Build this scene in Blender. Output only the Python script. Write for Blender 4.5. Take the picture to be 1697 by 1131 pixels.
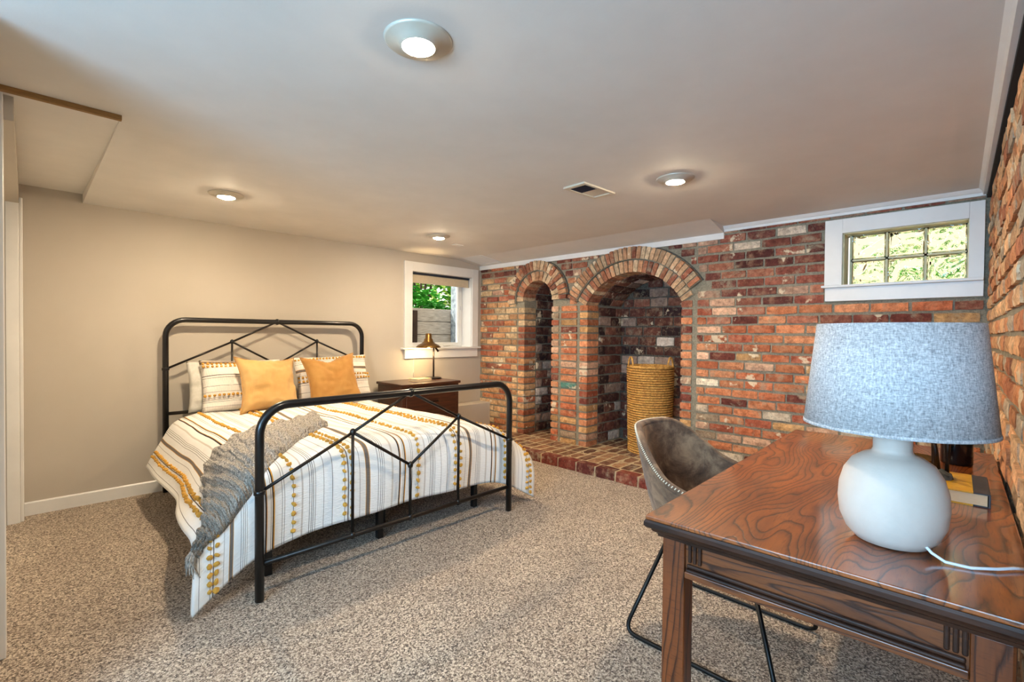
import bpy, bmesh, math, random
from mathutils import Vector, Matrix, noise
R = math.radians
random.seed(7)
for o in list(bpy.data.objects): bpy.data.objects.remove(o)
scene = bpy.context.scene
col = scene.collection
def lin(*c):
    return tuple(((v/255)/12.92 if v/255 <= .04045 else ((v/255+.055)/1.055)**2.4) for v in c) + (1,)

# ---------------------------------------------------------------- camera, world, lights, exposure
# axes: +X runs along the headboard wall towards the brick wall, +Y along the brick wall towards the headboard wall
FPX, YAW, PIT, ROLL, CH = 791.656, .776758, -.0147268, .00897244, 1.25
fw = Vector((math.cos(YAW)*math.cos(PIT), math.sin(YAW)*math.cos(PIT), math.sin(PIT)))
rt = Vector((math.sin(YAW), -math.cos(YAW), 0)); up = rt.cross(fw)
rt = rt*math.cos(ROLL)+up*math.sin(ROLL); up = rt.cross(fw)
cd = bpy.data.cameras.new('camera'); cam = bpy.data.objects.new('camera', cd); col.objects.link(cam)
cam.matrix_world = Matrix(((rt.x, up.x, -fw.x, 0), (rt.y, up.y, -fw.y, 0), (rt.z, up.z, -fw.z, CH), (0, 0, 0, 1)))
cd.sensor_width = 36; cd.lens = FPX/1697*36; cd.clip_start = .02
scene.camera = cam
wd = bpy.data.worlds.new('world'); scene.world = wd; wd.use_nodes = True
wd.node_tree.nodes['Background'].inputs[0].default_value = (1.0, .96, .86, 1)
wd.node_tree.nodes['Background'].inputs[1].default_value = 1.5
def light(name, kind, loc, energy, color, **k):
    d = bpy.data.lights.new(name, kind); d.energy = energy; d.color = color
    rot = k.pop('rot', None)
    for a, b in k.items(): setattr(d, a, b)
    o = bpy.data.objects.new(name, d); col.objects.link(o); o.location = loc
    if rot: o.rotation_euler = rot
    return o
light('sun', 'SUN', (5, 8, 6), 9.0, (1, .93, .78), rot=(R(38), R(12), R(200)), angle=R(2))
# daylight entering by the window in the end wall behind the photographer
light('daylight', 'AREA', (-2.05, .3, 1.45), 170, (.34, .66, 1.0), shape='RECTANGLE', size=1.9, size_y=1.1, rot=(R(126), 0, R(-90)))
vs = scene.view_settings
vs.view_transform = 'Standard'; vs.look = 'None'; vs.exposure = 0.3; vs.gamma = 1; vs.use_curve_mapping = False

# ---------------------------------------------------------------- helpers
class MB:
    def __init__(s): s.v = []; s.f = []; s.uv = None
    def add(s, vs, fs):
        n = len(s.v); s.v += [tuple(p) for p in vs]; s.f += [tuple(i+n for i in f) for f in fs]; return s
    def box(s, x0, x1, y0, y1, z0, z1):
        return s.add([(x0,y0,z0),(x1,y0,z0),(x1,y1,z0),(x0,y1,z0),(x0,y0,z1),(x1,y0,z1),(x1,y1,z1),(x0,y1,z1)],
                     [(0,3,2,1),(4,5,6,7),(0,1,5,4),(1,2,6,5),(2,3,7,6),(3,0,4,7)])
    def tube(s, pts, r, n=10, closed=False):
        P = [Vector(p) for p in pts]; m = len(P); rr = r if isinstance(r, (list, tuple)) else [r]*m
        up = None; vs = []; fs = []
        for i, p in enumerate(P):
            a = P[(i-1) % m] if (closed or i > 0) else p; b = P[(i+1) % m] if (closed or i < m-1) else p
            t = (b-a).normalized()
            if up is None: up = t.orthogonal().normalized()
            up = (up-t*up.dot(t)).normalized(); w = t.cross(up)
            for k in range(n):
                q = 2*math.pi*k/n; vs.append(p+(up*math.cos(q)+w*math.sin(q))*rr[i])
        for i in range(m if closed else m-1):
            j = (i+1) % m
            for k in range(n): l = (k+1) % n; fs.append((i*n+k, i*n+l, j*n+l, j*n+k))
        if not closed: fs.append(tuple(range(n-1, -1, -1))); fs.append(tuple((m-1)*n+k for k in range(n)))
        return s.add(vs, fs)
    def lathe(s, prof, n=32, c=(0,0,0), axis='z'):
        vs = []; fs = []; m = len(prof)
        for r, z in prof:
            for k in range(n):
                q = 2*math.pi*k/n; a, b = r*math.cos(q), r*math.sin(q)
                vs.append((c[0]+a, c[1]+b, c[2]+z))
        for i in range(m-1):
            for k in range(n): l = (k+1) % n; fs.append((i*n+k, i*n+l, (i+1)*n+l, (i+1)*n+k))
        if prof[0][0] > 1e-6: fs.append(tuple(range(n-1, -1, -1)))
        if prof[-1][0] > 1e-6: fs.append(tuple((m-1)*n+k for k in range(n)))
        return s.add(vs, fs)
    def prism(s, poly, axis, a, b):
        """poly: 2-D outline in the two other axes (in xyz order), extruded along axis from a to b"""
        n = len(poly)
        def P(u, v, w): return {'x': (w, u, v), 'y': (u, w, v), 'z': (u, v, w)}[axis]
        return s.add([P(u, v, a) for u, v in poly]+[P(u, v, b) for u, v in poly],
                     [tuple(range(n)), tuple(range(2*n-1, n-1, -1))]+[(i, i+n, (i+1) % n+n, (i+1) % n) for i in range(n)])
    def ball(s, c, r, n=10):
        prof = [(r[0]*math.sin(math.pi*i/n)+1e-7, -r[1]*math.cos(math.pi*i/n)) for i in range(n+1)] if isinstance(r, tuple) else \
               [(r*math.sin(math.pi*i/n)+1e-7, -r*math.cos(math.pi*i/n)) for i in range(n+1)]
        return s.lathe(prof, n+4, c)
    def mesh(s, name, smooth=False):
        me = bpy.data.meshes.new(name); me.from_pydata(s.v, [], s.f)
        bm = bmesh.new(); bm.from_mesh(me); bmesh.ops.recalc_face_normals(bm, faces=bm.faces); bm.to_mesh(me); bm.free()
        if smooth: me.polygons.foreach_set('use_smooth', [True]*len(me.polygons))
        return me
    def build(s, name, m, parent=None, smooth=False, bevel=0, seg=2, angle=40, **t):
        me = s.mesh(name, smooth); me.materials.append(m)
        return place(name, me, parent, bevel, seg, angle, **t)
def place(name, me, parent=None, bevel=0, seg=2, angle=40, **t):
    o = bpy.data.objects.new(name, me); col.objects.link(o); o.parent = parent
    if bevel:
        b = o.modifiers.new('bevel', 'BEVEL'); b.width = bevel; b.segments = seg; b.limit_method = 'ANGLE'; b.angle_limit = R(angle)
    return tag(o, **t)
def tag(o, label=None, cat=None, group=None, kind=None):
    if label: o['label'] = label
    if cat: o['category'] = cat
    if group: o['group'] = group
    if kind: o['kind'] = kind
    return o
def empty(name, loc, rz=0, **t):
    o = bpy.data.objects.new(name, None); col.objects.link(o); o.location = loc; o.rotation_euler.z = rz; o.empty_display_size = .1
    return tag(o, **t)
def copy_tree(o, parent=None):
    c = o.copy(); col.objects.link(c); c.parent = parent
    for ch in list(o.children): copy_tree(ch, c)
    return c
def arc(cx, cy, r, a0, a1, n): return [(cx+r*math.cos(R(a0+(a1-a0)*i/n)), cy+r*math.sin(R(a0+(a1-a0)*i/n))) for i in range(n+1)]
def smooth(a, b, x): t = max(0, min(1, (x-a)/(b-a))); return t*t*(3-2*t)
def softplus(x, w): return w*math.log1p(math.exp(max(-40, min(40, x/w)))) if x/w < 40 else x

# ---------------------------------------------------------------- materials
def nodes(name):
    m = bpy.data.materials.new(name); m.use_nodes = True; nt = m.node_tree; b = nt.nodes['Principled BSDF']
    return m, nt, b
def N(nt, t, **k):
    n = nt.nodes.new(t)
    for a, v in k.items():
        if hasattr(n, a): setattr(n, a, v)
        else: n.inputs[a].default_value = v
    return n
def ramp(nt, fac, stops, interp='LINEAR'):
    n = nt.nodes.new('ShaderNodeValToRGB'); n.color_ramp.interpolation = interp; e = n.color_ramp.elements
    while len(e) < len(stops): e.new(.5)
    for el, (p, c) in zip(e, stops): el.position = p; el.color = c
    nt.links.new(fac, n.inputs[0]); return n.outputs[0]
def coords(nt, kind='Object', scale=(1,1,1), rnd=False):
    tc = nt.nodes.new('ShaderNodeTexCoord'); mp = nt.nodes.new('ShaderNodeMapping'); mp.inputs['Scale'].default_value = scale
    nt.links.new(tc.outputs[kind], mp.inputs[0])
    if rnd:
        oi = nt.nodes.new('ShaderNodeObjectInfo'); mu = N(nt, 'ShaderNodeMath', operation='MULTIPLY'); mu.inputs[1].default_value = 73
        nt.links.new(oi.outputs['Random'], mu.inputs[0]); nt.links.new(mu.outputs[0], mp.inputs['Location'])
    return mp.outputs[0]
def tnoise(nt, vec, scale, detail=4, rough=.6, dist=0):
    n = nt.nodes.new('ShaderNodeTexNoise'); n.inputs['Scale'].default_value = scale; n.inputs['Detail'].default_value = detail
    n.inputs['Roughness'].default_value = rough; n.inputs['Distortion'].default_value = dist; nt.links.new(vec, n.inputs['Vector']); return n.outputs['Fac']
def bump(nt, b, h, strength, dist=.01):
    n = nt.nodes.new('ShaderNodeBump'); n.inputs['Strength'].default_value = strength; n.inputs['Distance'].default_value = dist
    nt.links.new(h, n.inputs['Height']); nt.links.new(n.outputs[0], b.inputs['Normal'])
def mixc(nt, f, a, b, mode='MIX'):
    n = nt.nodes.new('ShaderNodeMix'); n.data_type = 'RGBA'; n.blend_type = mode
    for s, v in ((0, f), (6, a), (7, b)):
        if hasattr(v, 'links') or hasattr(v, 'is_linked'): nt.links.new(v, n.inputs[s])
        else: n.inputs[s].default_value = v
    return n.outputs[2]
def pm(name, c1, c2=None, scale=8, rough=.5, bmp=0, metal=0, coat=0, bscale=None, stretch=(1,1,1), spec=None, detail=4, sheen=0):
    m, nt, b = nodes(name); v = coords(nt, scale=stretch); f = tnoise(nt, v, scale, detail)
    c2 = c2 or tuple(x*.9 for x in c1[:3])+(1,)
    nt.links.new(ramp(nt, f, [(.35, c1), (.65, c2)]), b.inputs['Base Color'])
    b.inputs['Roughness'].default_value = rough; b.inputs['Metallic'].default_value = metal
    if coat: b.inputs['Coat Weight'].default_value = coat; b.inputs['Coat Roughness'].default_value = .12
    if sheen: b.inputs['Sheen Weight'].default_value = sheen; b.inputs['Sheen Roughness'].default_value = .4
    if spec is not None: b.inputs['Specular IOR Level'].default_value = spec
    if bmp: bump(nt, b, tnoise(nt, v, bscale or scale*4, 3), bmp, .005)
    return m
def emit(name, c, s):
    m, nt, b = nodes(name); b.inputs['Base Color'].default_value = c; b.inputs['Emission Color'].default_value = c; b.inputs['Emission Strength'].default_value = s; return m

M = {}
M['ceiling'] = pm('ceiling_paint', lin(222,218,212), lin(216,212,206), 3, .8, .05, bscale=120)
M['plaster'] = pm('wall_paint', lin(192,183,170), lin(188,179,165), 2, .75, .06, bscale=150)
M['white'] = pm('white_gloss_paint', lin(232,231,228), lin(226,225,222), 5, .35, .04, bscale=40)
M['closet'] = pm('closet_white', lin(225,224,220), lin(219,218,213), 4, .4)
M['batten'] = pm('raw_batten', lin(150,112,62), lin(132,96,52), 10, .7, stretch=(2,14,14))
M['dark'] = pm('dark_gap', lin(18,18,24), lin(26,24,26), 20, .8)  # near-black colour standing in for the shade of narrow gaps
M['black_metal'] = pm('black_bed_metal', lin(16,15,17), lin(24,22,22), 14, .32, .03, metal=.3, coat=.3)
M['tube_brown'] = pm('worn_black_rod', lin(30,25,22), lin(44,36,30), 14, .35, metal=.5)
M['chair_leg'] = pm('satin_black_rod', lin(14,14,15), lin(20,20,20), 14, .4, metal=.4)
M['mattress'] = pm('mattress_ticking', lin(222,222,220), lin(210,210,210), 30, .9)
M['ring'] = pm('light_trim_metal', lin(206,200,186), lin(196,188,172), 6, .35, metal=.2)
M['lens_on'] = emit('lens_glow', (1, .80, .55, 1), 950)
M['bulb_glow'] = emit('bulb_glow', (1, .70, .34, 1), 1500)
M['lens_dim'] = emit('lens_dim', (1, .82, .62, 1), 420)
M['register'] = pm('register_enamel', lin(215,205,186), lin(206,196,176), 6, .4)
M['register_dark'] = pm('register_inside', lin(40,46,62), lin(30,34,46), 10, .6)
M['night_wood'] = pm('nightstand_walnut', lin(78,40,24), lin(46,22,14), 5, .35, .1, coat=.25, stretch=(1.2,8,14), detail=7)
M['brass'] = pm('aged_brass', lin(140,106,58), lin(104,76,40), 9, .35, metal=.85)
M['bronze'] = pm('dark_bronze', lin(52,38,28), lin(30,22,18), 24, .35, .2, metal=.7)
M['stone'] = pm('figurine_stone', lin(96,98,92), lin(52,54,52), 60, .8, .6, bscale=120)
M['black_glaze'] = pm('black_glaze', lin(10,10,12), lin(16,15,16), 8, .15)
M['ceramic'] = pm('matte_white_ceramic', lin(214,202,190), lin(206,194,182), 10, .62, .25, bscale=26)
M['cord_white'] = pm('white_flex', lin(232,236,240), lin(226,230,234), 10, .35)
M['paper'] = pm('book_pages', lin(228,206,172), lin(216,192,156), 60, .9, stretch=(1,1,30))
M['book_yellow'] = pm('book_cover_yellow', lin(226,172,30), lin(196,140,22), 16, .4)
M['book_grey'] = pm('book_cover_grey', lin(56,58,66), lin(42,44,50), 20, .45)
M['book_pale'] = pm('book_pale_cover', lin(222,200,150), lin(206,184,132), 16, .6)
M['shade_roll'] = pm('roller_shade_fabric', lin(206,192,166), lin(196,182,156), 60, .85)
M['velvet'] = pm('mustard_velvet', lin(210,172,112), lin(198,154,88), 3, .8, .12, bscale=60, sheen=.3)
M['velvet_b'] = pm('amber_velvet', lin(186,138,70), lin(172,120,52), 5, .8, .12, bscale=60, sheen=.25)
M['tassel'] = pm('mustard_tassel_yarn', lin(226,176,78), lin(200,144,50), 120, .9, .5)
M['linen'] = pm('pale_linen', lin(226,222,212), lin(214,210,198), 30, .9, .15)
M['stitch'] = pm('cream_stitching', lin(232,222,200), lin(220,208,184), 60, .8)
M['plank_out'] = pm('weathered_plank', lin(206,200,192), lin(158,150,140), 6, .85, .4, stretch=(1.5,8,18), detail=7)
M['post_out'] = pm('dark_timber_post', lin(70,48,36), lin(46,32,26), 8, .85, .4)
M['concrete'] = pm('rough_concrete', lin(158,172,184), lin(104,116,128), 16, .9, .8, bscale=40)
M['leaf'] = pm('garden_leaf', lin(92,190,70), lin(40,128,44), 5, .5)
M['leaf_b'] = pm('sunlit_leaf', lin(180,214,90), lin(96,160,54), 4, .5)
M['bark'] = pm('bark', lin(74,60,48), lin(46,36,30), 20, .9, .6)
M['bark_pale'] = pm('pale_bark', lin(214,196,160), lin(176,154,120), 12, .9, .5)
M['fringe'] = pm('grey_yarn', lin(176,170,160), lin(120,116,112), 90, .95, .3)
M['soil'] = pm('soil', lin(74,58,44), lin(50,38,28), 12, .95, .5)

def brick_mat(name, paint):
    m, nt, b = nodes(name)
    oi = nt.nodes.new('ShaderNodeObjectInfo'); g = nt.nodes.new('ShaderNodeNewGeometry'); p = g.outputs['Position']; K = oi.outputs['Color']
    f1 = tnoise(nt, p, 24, 6, .75); f2 = tnoise(nt, p, 8, 5, .7, .4); f3 = tnoise(nt, p, 75, 4, .7); f5 = tnoise(nt, p, 13, 5, .7)
    c = mixc(nt, ramp(nt, f1, [(.36, (0,0,0,1)), (.66, (1,1,1,1))]), mixc(nt, 1.0, K, (.58,.50,.47,1), 'MULTIPLY'), mixc(nt, 1.0, K, (1.25,1.22,1.18,1), 'MULTIPLY'))
    c = mixc(nt, ramp(nt, f5, [(.50, (0,0,0,1)), (.66, (.55,.55,.55,1))]), c, mixc(nt, .45, K, lin(232,190,150)))
    c = mixc(nt, ramp(nt, f2, [(.56, (0,0,0,1)), (.66, (.55,.55,.55,1))]), c, lin(176,164,138))
    if paint:
        f4 = tnoise(nt, p, 5.2, 4, .62, .1)
        c = mixc(nt, ramp(nt, f4, [(.615, (0,0,0,1)), (.65, (.85,.85,.85,1))]), c, lin(232,214,182))
    c = mixc(nt, ramp(nt, f3, [(.60, (0,0,0,1)), (.70, (.6,.6,.6,1))]), c, lin(62,36,30))
    nt.links.new(c, b.inputs['Base Color']); b.inputs['Roughness'].default_value = .88; b.inputs['Specular IOR Level'].default_value = .25
    bump(nt, b, mixc(nt, .5, f1, f3), .9, .012)
    return m
M['paver'] = brick_mat('hearth_brick', False)
M['brick'] = brick_mat('old_brick', True)
def mortar_mat(name, a, b_, bs=.9):
    m, nt, b = nodes(name); g = nt.nodes.new('ShaderNodeNewGeometry'); p = g.outputs['Position']
    f = tnoise(nt, p, 14, 6, .7); f3 = tnoise(nt, p, 90, 4, .7)
    nt.links.new(mixc(nt, .35, ramp(nt, f, [(.3, a), (.7, b_)]), ramp(nt, f3, [(.35, lin(70,66,58)), (.6, lin(168,158,138))])), b.inputs['Base Color'])
    b.inputs['Roughness'].default_value = .95; bump(nt, b, f3, bs, .012); return m
M['mortar'] = mortar_mat('grey_mortar', lin(176,168,146), lin(132,126,108))
M['mortar_soot'] = mortar_mat('sooty_mortar', lin(76,74,71), lin(44,42,41))  # soot grey, with the alcove shade worked into the colour
M['grout'] = mortar_mat('hearth_grout', lin(228,206,162), lin(196,170,126), .5)

def carpet_mat():
    m, nt, b = nodes('carpet'); v = coords(nt)
    vo = nt.nodes.new('ShaderNodeTexVoronoi'); vo.inputs['Scale'].default_value = 185; nt.links.new(v, vo.inputs['Vector']); sc_ = nt.nodes.new('ShaderNodeSeparateColor'); nt.links.new(vo.outputs['Color'], sc_.inputs[0])
    f = mixc(nt, .45, tnoise(nt, v, 90, 2, .7), sc_.outputs[0]); g = tnoise(nt, v, 2.2, 3, .6); h = tnoise(nt, v, 230, 2, .6)
    c = ramp(nt, f, [(.26, lin(70,57,49)), (.42, lin(142,124,108)), (.56, lin(196,178,157)), (.74, lin(240,226,206))])
    c = mixc(nt, ramp(nt, g, [(.35, (0,0,0,1)), (.65, (.22,.22,.22,1))]), c, lin(128,108,94))
    nt.links.new(c, b.inputs['Base Color']); b.inputs['Roughness'].default_value = .97; b.inputs['Specular IOR Level'].default_value = .1
    b.inputs['Sheen Weight'].default_value = .15
    bump(nt, b, mixc(nt, .35, f, h), .9, .016); return m
M['carpet'] = carpet_mat()

def stripe_mat(name, off, bg, bg2):
    """woven stripe cloth; UV.x carries metres across the cloth, repeat .745 m"""
    m, nt, b = nodes(name); uv = nt.nodes.new('ShaderNodeUVMap'); sp = nt.nodes.new('ShaderNodeSeparateXYZ'); nt.links.new(uv.outputs[0], sp.inputs[0])
    a = N(nt, 'ShaderNodeMath', operation='SUBTRACT'); a.inputs[1].default_value = off; nt.links.new(sp.outputs[0], a.inputs[0])
    d = N(nt, 'ShaderNodeMath', operation='DIVIDE'); d.inputs[1].default_value = .745; nt.links.new(a.outputs[0], d.inputs[0])
    fr = N(nt, 'ShaderNodeMath', operation='FRACT'); nt.links.new(d.outputs[0], fr.inputs[0])
    W = lin(*bg); K = lin(58,52,54); G = lin(216,158,66); S = lin(150,140,132); D = lin(92,82,78)
    def lines(items, base):
        st = [(0, base)]
        for p, w, c in items: st += [(p/.745, c), ((p+w)/.745, base)]
        return st
    r1 = ramp(nt, fr.outputs[0], lines([(.008,.004,D),(.075,.003,S),(.108,.005,G),(.113,.018,lin(122,112,104)),(.131,.005,G),(.182,.003,D),(.196,.003,D),(.209,.003,D),(.221,.003,S),(.270,.010,lin(214,206,196)),(.323,.006,K),(.330,.004,G),(.352,.003,S)], W), 'CONSTANT')
    r2 = ramp(nt, fr.outputs[0], lines([(.359,.006,K),(.366,.004,G),(.405,.003,S),(.417,.003,S),(.460,.004,D),(.505,.009,lin(206,198,190)),(.545,.003,D),(.556,.003,D),(.567,.003,D),(.578,.003,S),(.620,.003,S),(.668,.004,D),(.735,.004,D)], W), 'CONSTANT')
    c = mixc(nt, 1.0, r1, r2, 'DARKEN')
    v = coords(nt); f = tnoise(nt, v, 5, 3)
    c = mixc(nt, 1.0, c, ramp(nt, f, [(.3, (1,1,1,1)), (.7, tuple(bg2)+(1,))]), 'MULTIPLY')
    nt.links.new(c, b.inputs['Base Color']); b.inputs['Roughness'].default_value = .9; b.inputs['Specular IOR Level'].default_value = .15
    w = nt.nodes.new('ShaderNodeTexNoise'); mp = nt.nodes.new('ShaderNodeMapping'); mp.inputs['Scale'].default_value = (14, 70, 1)
    nt.links.new(uv.outputs[0], mp.inputs[0]); nt.links.new(mp.outputs[0], w.inputs['Vector']); w.inputs['Scale'].default_value = 2.2; w.inputs['Detail'].default_value = 4
    bump(nt, b, w.outputs['Fac'], .4, .012); return m
U0 = .435
M['duvet'] = stripe_mat('striped_duvet_cloth', U0, (244,242,238), (.97,.97,.97))
M['sham'] = stripe_mat('striped_sham_cloth', .06, (236,230,220), (.97,.97,.97))

def knit_mat():
    m, nt, b = nodes('marled_knit'); uv = nt.nodes.new('ShaderNodeUVMap'); mp = nt.nodes.new('ShaderNodeMapping'); nt.links.new(uv.outputs[0], mp.inputs[0])
    mp.inputs['Scale'].default_value = (150, 60, 1)
    f = tnoise(nt, mp.outputs[0], 1.0, 3, .6); f2 = tnoise(nt, mp.outputs[0], 3.2, 2, .6)
    c = ramp(nt, mixc(nt, .5, f, f2), [(.38, lin(64,66,74)), (.46, lin(140,134,126)), (.53, lin(190,182,170)), (.62, lin(236,230,218))])
    nt.links.new(c, b.inputs['Base Color']); b.inputs['Roughness'].default_value = .95
    wv = nt.nodes.new('ShaderNodeTexWave'); wv.wave_type = 'BANDS'; wv.bands_direction = 'X'; wv.inputs['Scale'].default_value = 14; wv.inputs['Distortion'].default_value = 3; wv.inputs['Detail'].default_value = 2
    nt.links.new(uv.outputs[0], wv.inputs['Vector'])
    bump(nt, b, mixc(nt, .5, f, wv.outputs['Fac']), 1.0, .02); return m
M['knit'] = knit_mat()

def oak_mat(name, c_lo, c_hi, ax, coat=.6, crough=.12, dens=1.0):
    """stained oak; rings run along the long axis: ax scales the coordinates so the grain stretches"""
    m, nt, b = nodes(name); v = coords(nt, 'Object', ax)
    f0 = tnoise(nt, v, 1.0, 2, .4, .1)
    k = max(range(3), key=lambda q: ax[q] if q < 2 else -1)
    sx = nt.nodes.new('ShaderNodeSeparateXYZ'); nt.links.new(v, sx.inputs[0])
    mu = N(nt, 'ShaderNodeMath', operation='MULTIPLY'); mu.inputs[1].default_value = 13*dens; nt.links.new(f0, mu.inputs[0])
    m2 = N(nt, 'ShaderNodeMath', operation='MULTIPLY_ADD'); m2.inputs[1].default_value = 3.2*dens; nt.links.new(sx.outputs[k], m2.inputs[0]); nt.links.new(mu.outputs[0], m2.inputs[2])
    fr = N(nt, 'ShaderNodeMath', operation='FRACT')
    j = tnoise(nt, v, 14, 3, .6); ad = N(nt, 'ShaderNodeMath', operation='MULTIPLY_ADD'); ad.inputs[1].default_value = .5; nt.links.new(j, ad.inputs[0]); nt.links.new(m2.outputs[0], ad.inputs[2])
    nt.links.new(ad.outputs[0], fr.inputs[0])
    g = ramp(nt, fr.outputs[0], [(0, (.25,.25,.25,1)), (.06, (.0,.0,.0,1)), (.16, (.55,.55,.55,1)), (.35, (.95,.95,.95,1)), (.92, (1,1,1,1)), (1, (.25,.25,.25,1))])
    blot = tnoise(nt, v, 3.0, 4, .6); pores = tnoise(nt, coords(nt, 'Object', tuple(a*1.0 for a in (7, 70, 70)) if ax[0] < ax[1] else (70, 7, 70)), 3, 3, .6)
    base = ramp(nt, blot, [(.3, c_lo), (.68, c_hi)])
    c = mixc(nt, g, mixc(nt, 1.0, base, (.16,.12,.11,1), 'MULTIPLY'), base)
    c = mixc(nt, ramp(nt, pores, [(.32, (.55,.55,.55,1)), (.46, (0,0,0,1))]), c, mixc(nt, 1.0, base, (.38,.30,.28,1), 'MULTIPLY'))
    nt.links.new(c, b.inputs['Base Color']); b.inputs['Roughness'].default_value = .38
    b.inputs['Coat Weight'].default_value = coat; b.inputs['Coat Roughness'].default_value = crough; b.inputs['Coat IOR'].default_value = 1.7
    bump(nt, b, g, .12, .004); return m
M['oak_top'] = oak_mat('stained_oak_top', lin(108,50,15), lin(170,90,28), (1.1, 4.2, 3), 1.0, .11, 2.4)
M['oak_frame'] = oak_mat('stained_oak_frame', lin(92,46,20), lin(134,72,32), (5.5, 1.0, 9), .2, .25, 1.5)
M['oak_leg'] = oak_mat('stained_oak_leg', lin(92,44,18), lin(134,68,28), (7, 7, .7), .2, .25, 1.4)
M['oak_dark'] = pm('dark_edge_oak', lin(64,36,22), lin(40,22,14), 6, .5, .1, coat=.05, spec=.3, stretch=(3,1,6))

def suede_mat():
    m, nt, b = nodes('taupe_suede'); v = coords(nt); f = tnoise(nt, v, 9, 6, .72, .4)
    nt.links.new(ramp(nt, f, [(.32, lin(60,44,33)), (.5, lin(108,84,64)), (.70, lin(160,132,102))]), b.inputs['Base Color'])
    b.inputs['Roughness'].default_value = .85; b.inputs['Sheen Weight'].default_value = .12; bump(nt, b, tnoise(nt, v, 120, 2), .12, .003); return m
M['suede'] = suede_mat()
def shade_mat():
    m, nt, b = nodes('grey_linen_shade'); v = coords(nt, 'Object', (1,1,1)); f = tnoise(nt, coords(nt, 'Object', (60,60,260)), 1.6, 3, .7); g = tnoise(nt, coords(nt, 'Object', (200,200,60)), 1.6, 3, .7)
    nt.links.new(ramp(nt, mixc(nt, .5, f, g), [(.36, lin(128,129,132)), (.5, lin(178,179,181)), (.64, lin(218,218,218))]), b.inputs['Base Color'])
    b.inputs['Roughness'].default_value = .9; bump(nt, b, f, .25, .003); return m
M['shade'] = shade_mat()
def wicker_mat():
    m, nt, b = nodes('seagrass'); f = tnoise(nt, coords(nt), 40, 4, .7)
    nt.links.new(ramp(nt, f, [(.3, lin(150,98,40)), (.55, lin(220,166,84)), (.8, lin(238,196,120))]), b.inputs['Base Color']); b.inputs['Roughness'].default_value = .75
    bump(nt, b, f, .5, .004); return m
M['wicker'] = wicker_mat()
def glass_mat(name, rough, ior, bscale=0, bstr=0, tint=(1,1,1,1)):
    m, nt, b = nodes(name); b.inputs['Base Color'].default_value = tint; b.inputs['Roughness'].default_value = rough; b.inputs['Transmission Weight'].default_value = 1; b.inputs['IOR'].default_value = ior
    if bscale:
        f = tnoise(nt, coords(nt, 'Object', (1,1,1)), bscale, 1, .4, 1.2); bump(nt, b, f, bstr, .05)
    else: tnoise(nt, coords(nt), 3)
    return m
M['pane'] = glass_mat('window_glass', 0, 1.02)
M['block'] = glass_mat('wavy_block_glass', .03, 1.45, 8, .8, (.80, .75, .52, 1))
M['block_edge'] = pm('block_joint', lin(224,214,168), lin(206,194,146), 14, .4)

# ---------------------------------------------------------------- setting
XB, YH, ZC = 4.055, 4.555, 2.15
WS = .0262; W0 = -.132                      # right wall: Y = W0 + WS*X
def yr(x): return W0+WS*x
STR = 'structure'
f = MB().add([(-2.2,-1.6,0),(XB+.7,-1.6,0),(XB+.7,YH+.1,0),(-2.2,YH+.1,0),(-2.2,-1.6,-.05),(XB+.7,-1.6,-.05),(XB+.7,YH+.1,-.05),(-2.2,YH+.1,-.05)], [(0,1,2,3),(4,7,6,5),(0,4,5,1),(1,5,6,2),(2,6,7,3),(3,7,4,0)])
f.build('floor', M['carpet'], kind=STR, label='speckled beige brown cut pile carpet covering the room')
# ceiling with the raised pocket above the closet side and the slope towards the brick wall
c = MB()
xs = [-2.2, -.10, .285, XB+.1]; ys = [-1.6, 2.60, YH+.05]
for i in range(3):
    for j in range(2):
        if (i, j) == (1, 1): continue
        c.add([(xs[i],ys[j],ZC),(xs[i+1],ys[j],ZC),(xs[i+1],ys[j+1],ZC),(xs[i],ys[j+1],ZC)], [(0,1,2,3)])
pz0, pz1 = 2.152, 2.215
c.add([(-.10,2.6,pz0),(.285,2.6,pz0),(.285,YH+.05,pz1),(-.10,YH+.05,pz1)], [(0,1,2,3)])
c.add([(.285,2.6,ZC),(.285,YH+.05,ZC),(.285,YH+.05,pz1),(.285,2.6,pz0)], [(0,1,2,3)])
c.add([(-.10,2.6,ZC),(-.10,YH+.05,ZC),(-.10,YH+.05,pz1),(-.10,2.6,pz0)], [(0,1,2,3)])
c.add([(3.68,1.50,ZC),(3.68,YH+.05,ZC),(XB,YH+.05,2.098),(XB,1.53,2.098),(XB,1.53,ZC)], [(0,1,2,3),(0,3,4)])
c.build('ceiling', M['ceiling'], kind=STR, label='smooth white painted basement ceiling')
MB().box(-.10,.285,2.580,2.60,ZC-.020,ZC+.02).build('trim_5', M['batten'], kind=STR, label='brown wooden strip at the edge of the ceiling pocket')
# headboard wall with the window opening
wx0, wx1, wz0, wz1 = 3.025, 3.905, 1.085, 1.945
w = MB().box(-.30,wx0,YH,YH+.24,0,2.5).box(wx1,XB+.02,YH,YH+.24,0,2.5).box(wx0,wx1,YH,YH+.24,0,wz0-.02).box(wx0,wx1,YH,YH+.24,wz1,2.5)
w.build('wall_head', M['plaster'], kind=STR, label='beige painted wall behind the bed')
MB().prism([(YH,0),(YH,.09),(YH-.008,.09),(YH-.014,.082),(YH-.014,0)], 'x', -.012, XB-.002).build('baseboard_head', M['white'], kind=STR, label='white baseboard along the beige wall')
MB().box(3.34,XB-.004,YH-.20,YH-.0155,0,.40).build('trim_8', M['plaster'], kind=STR, bevel=.004, label='low beige ledge between the nightstand and the brick wall')
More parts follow.
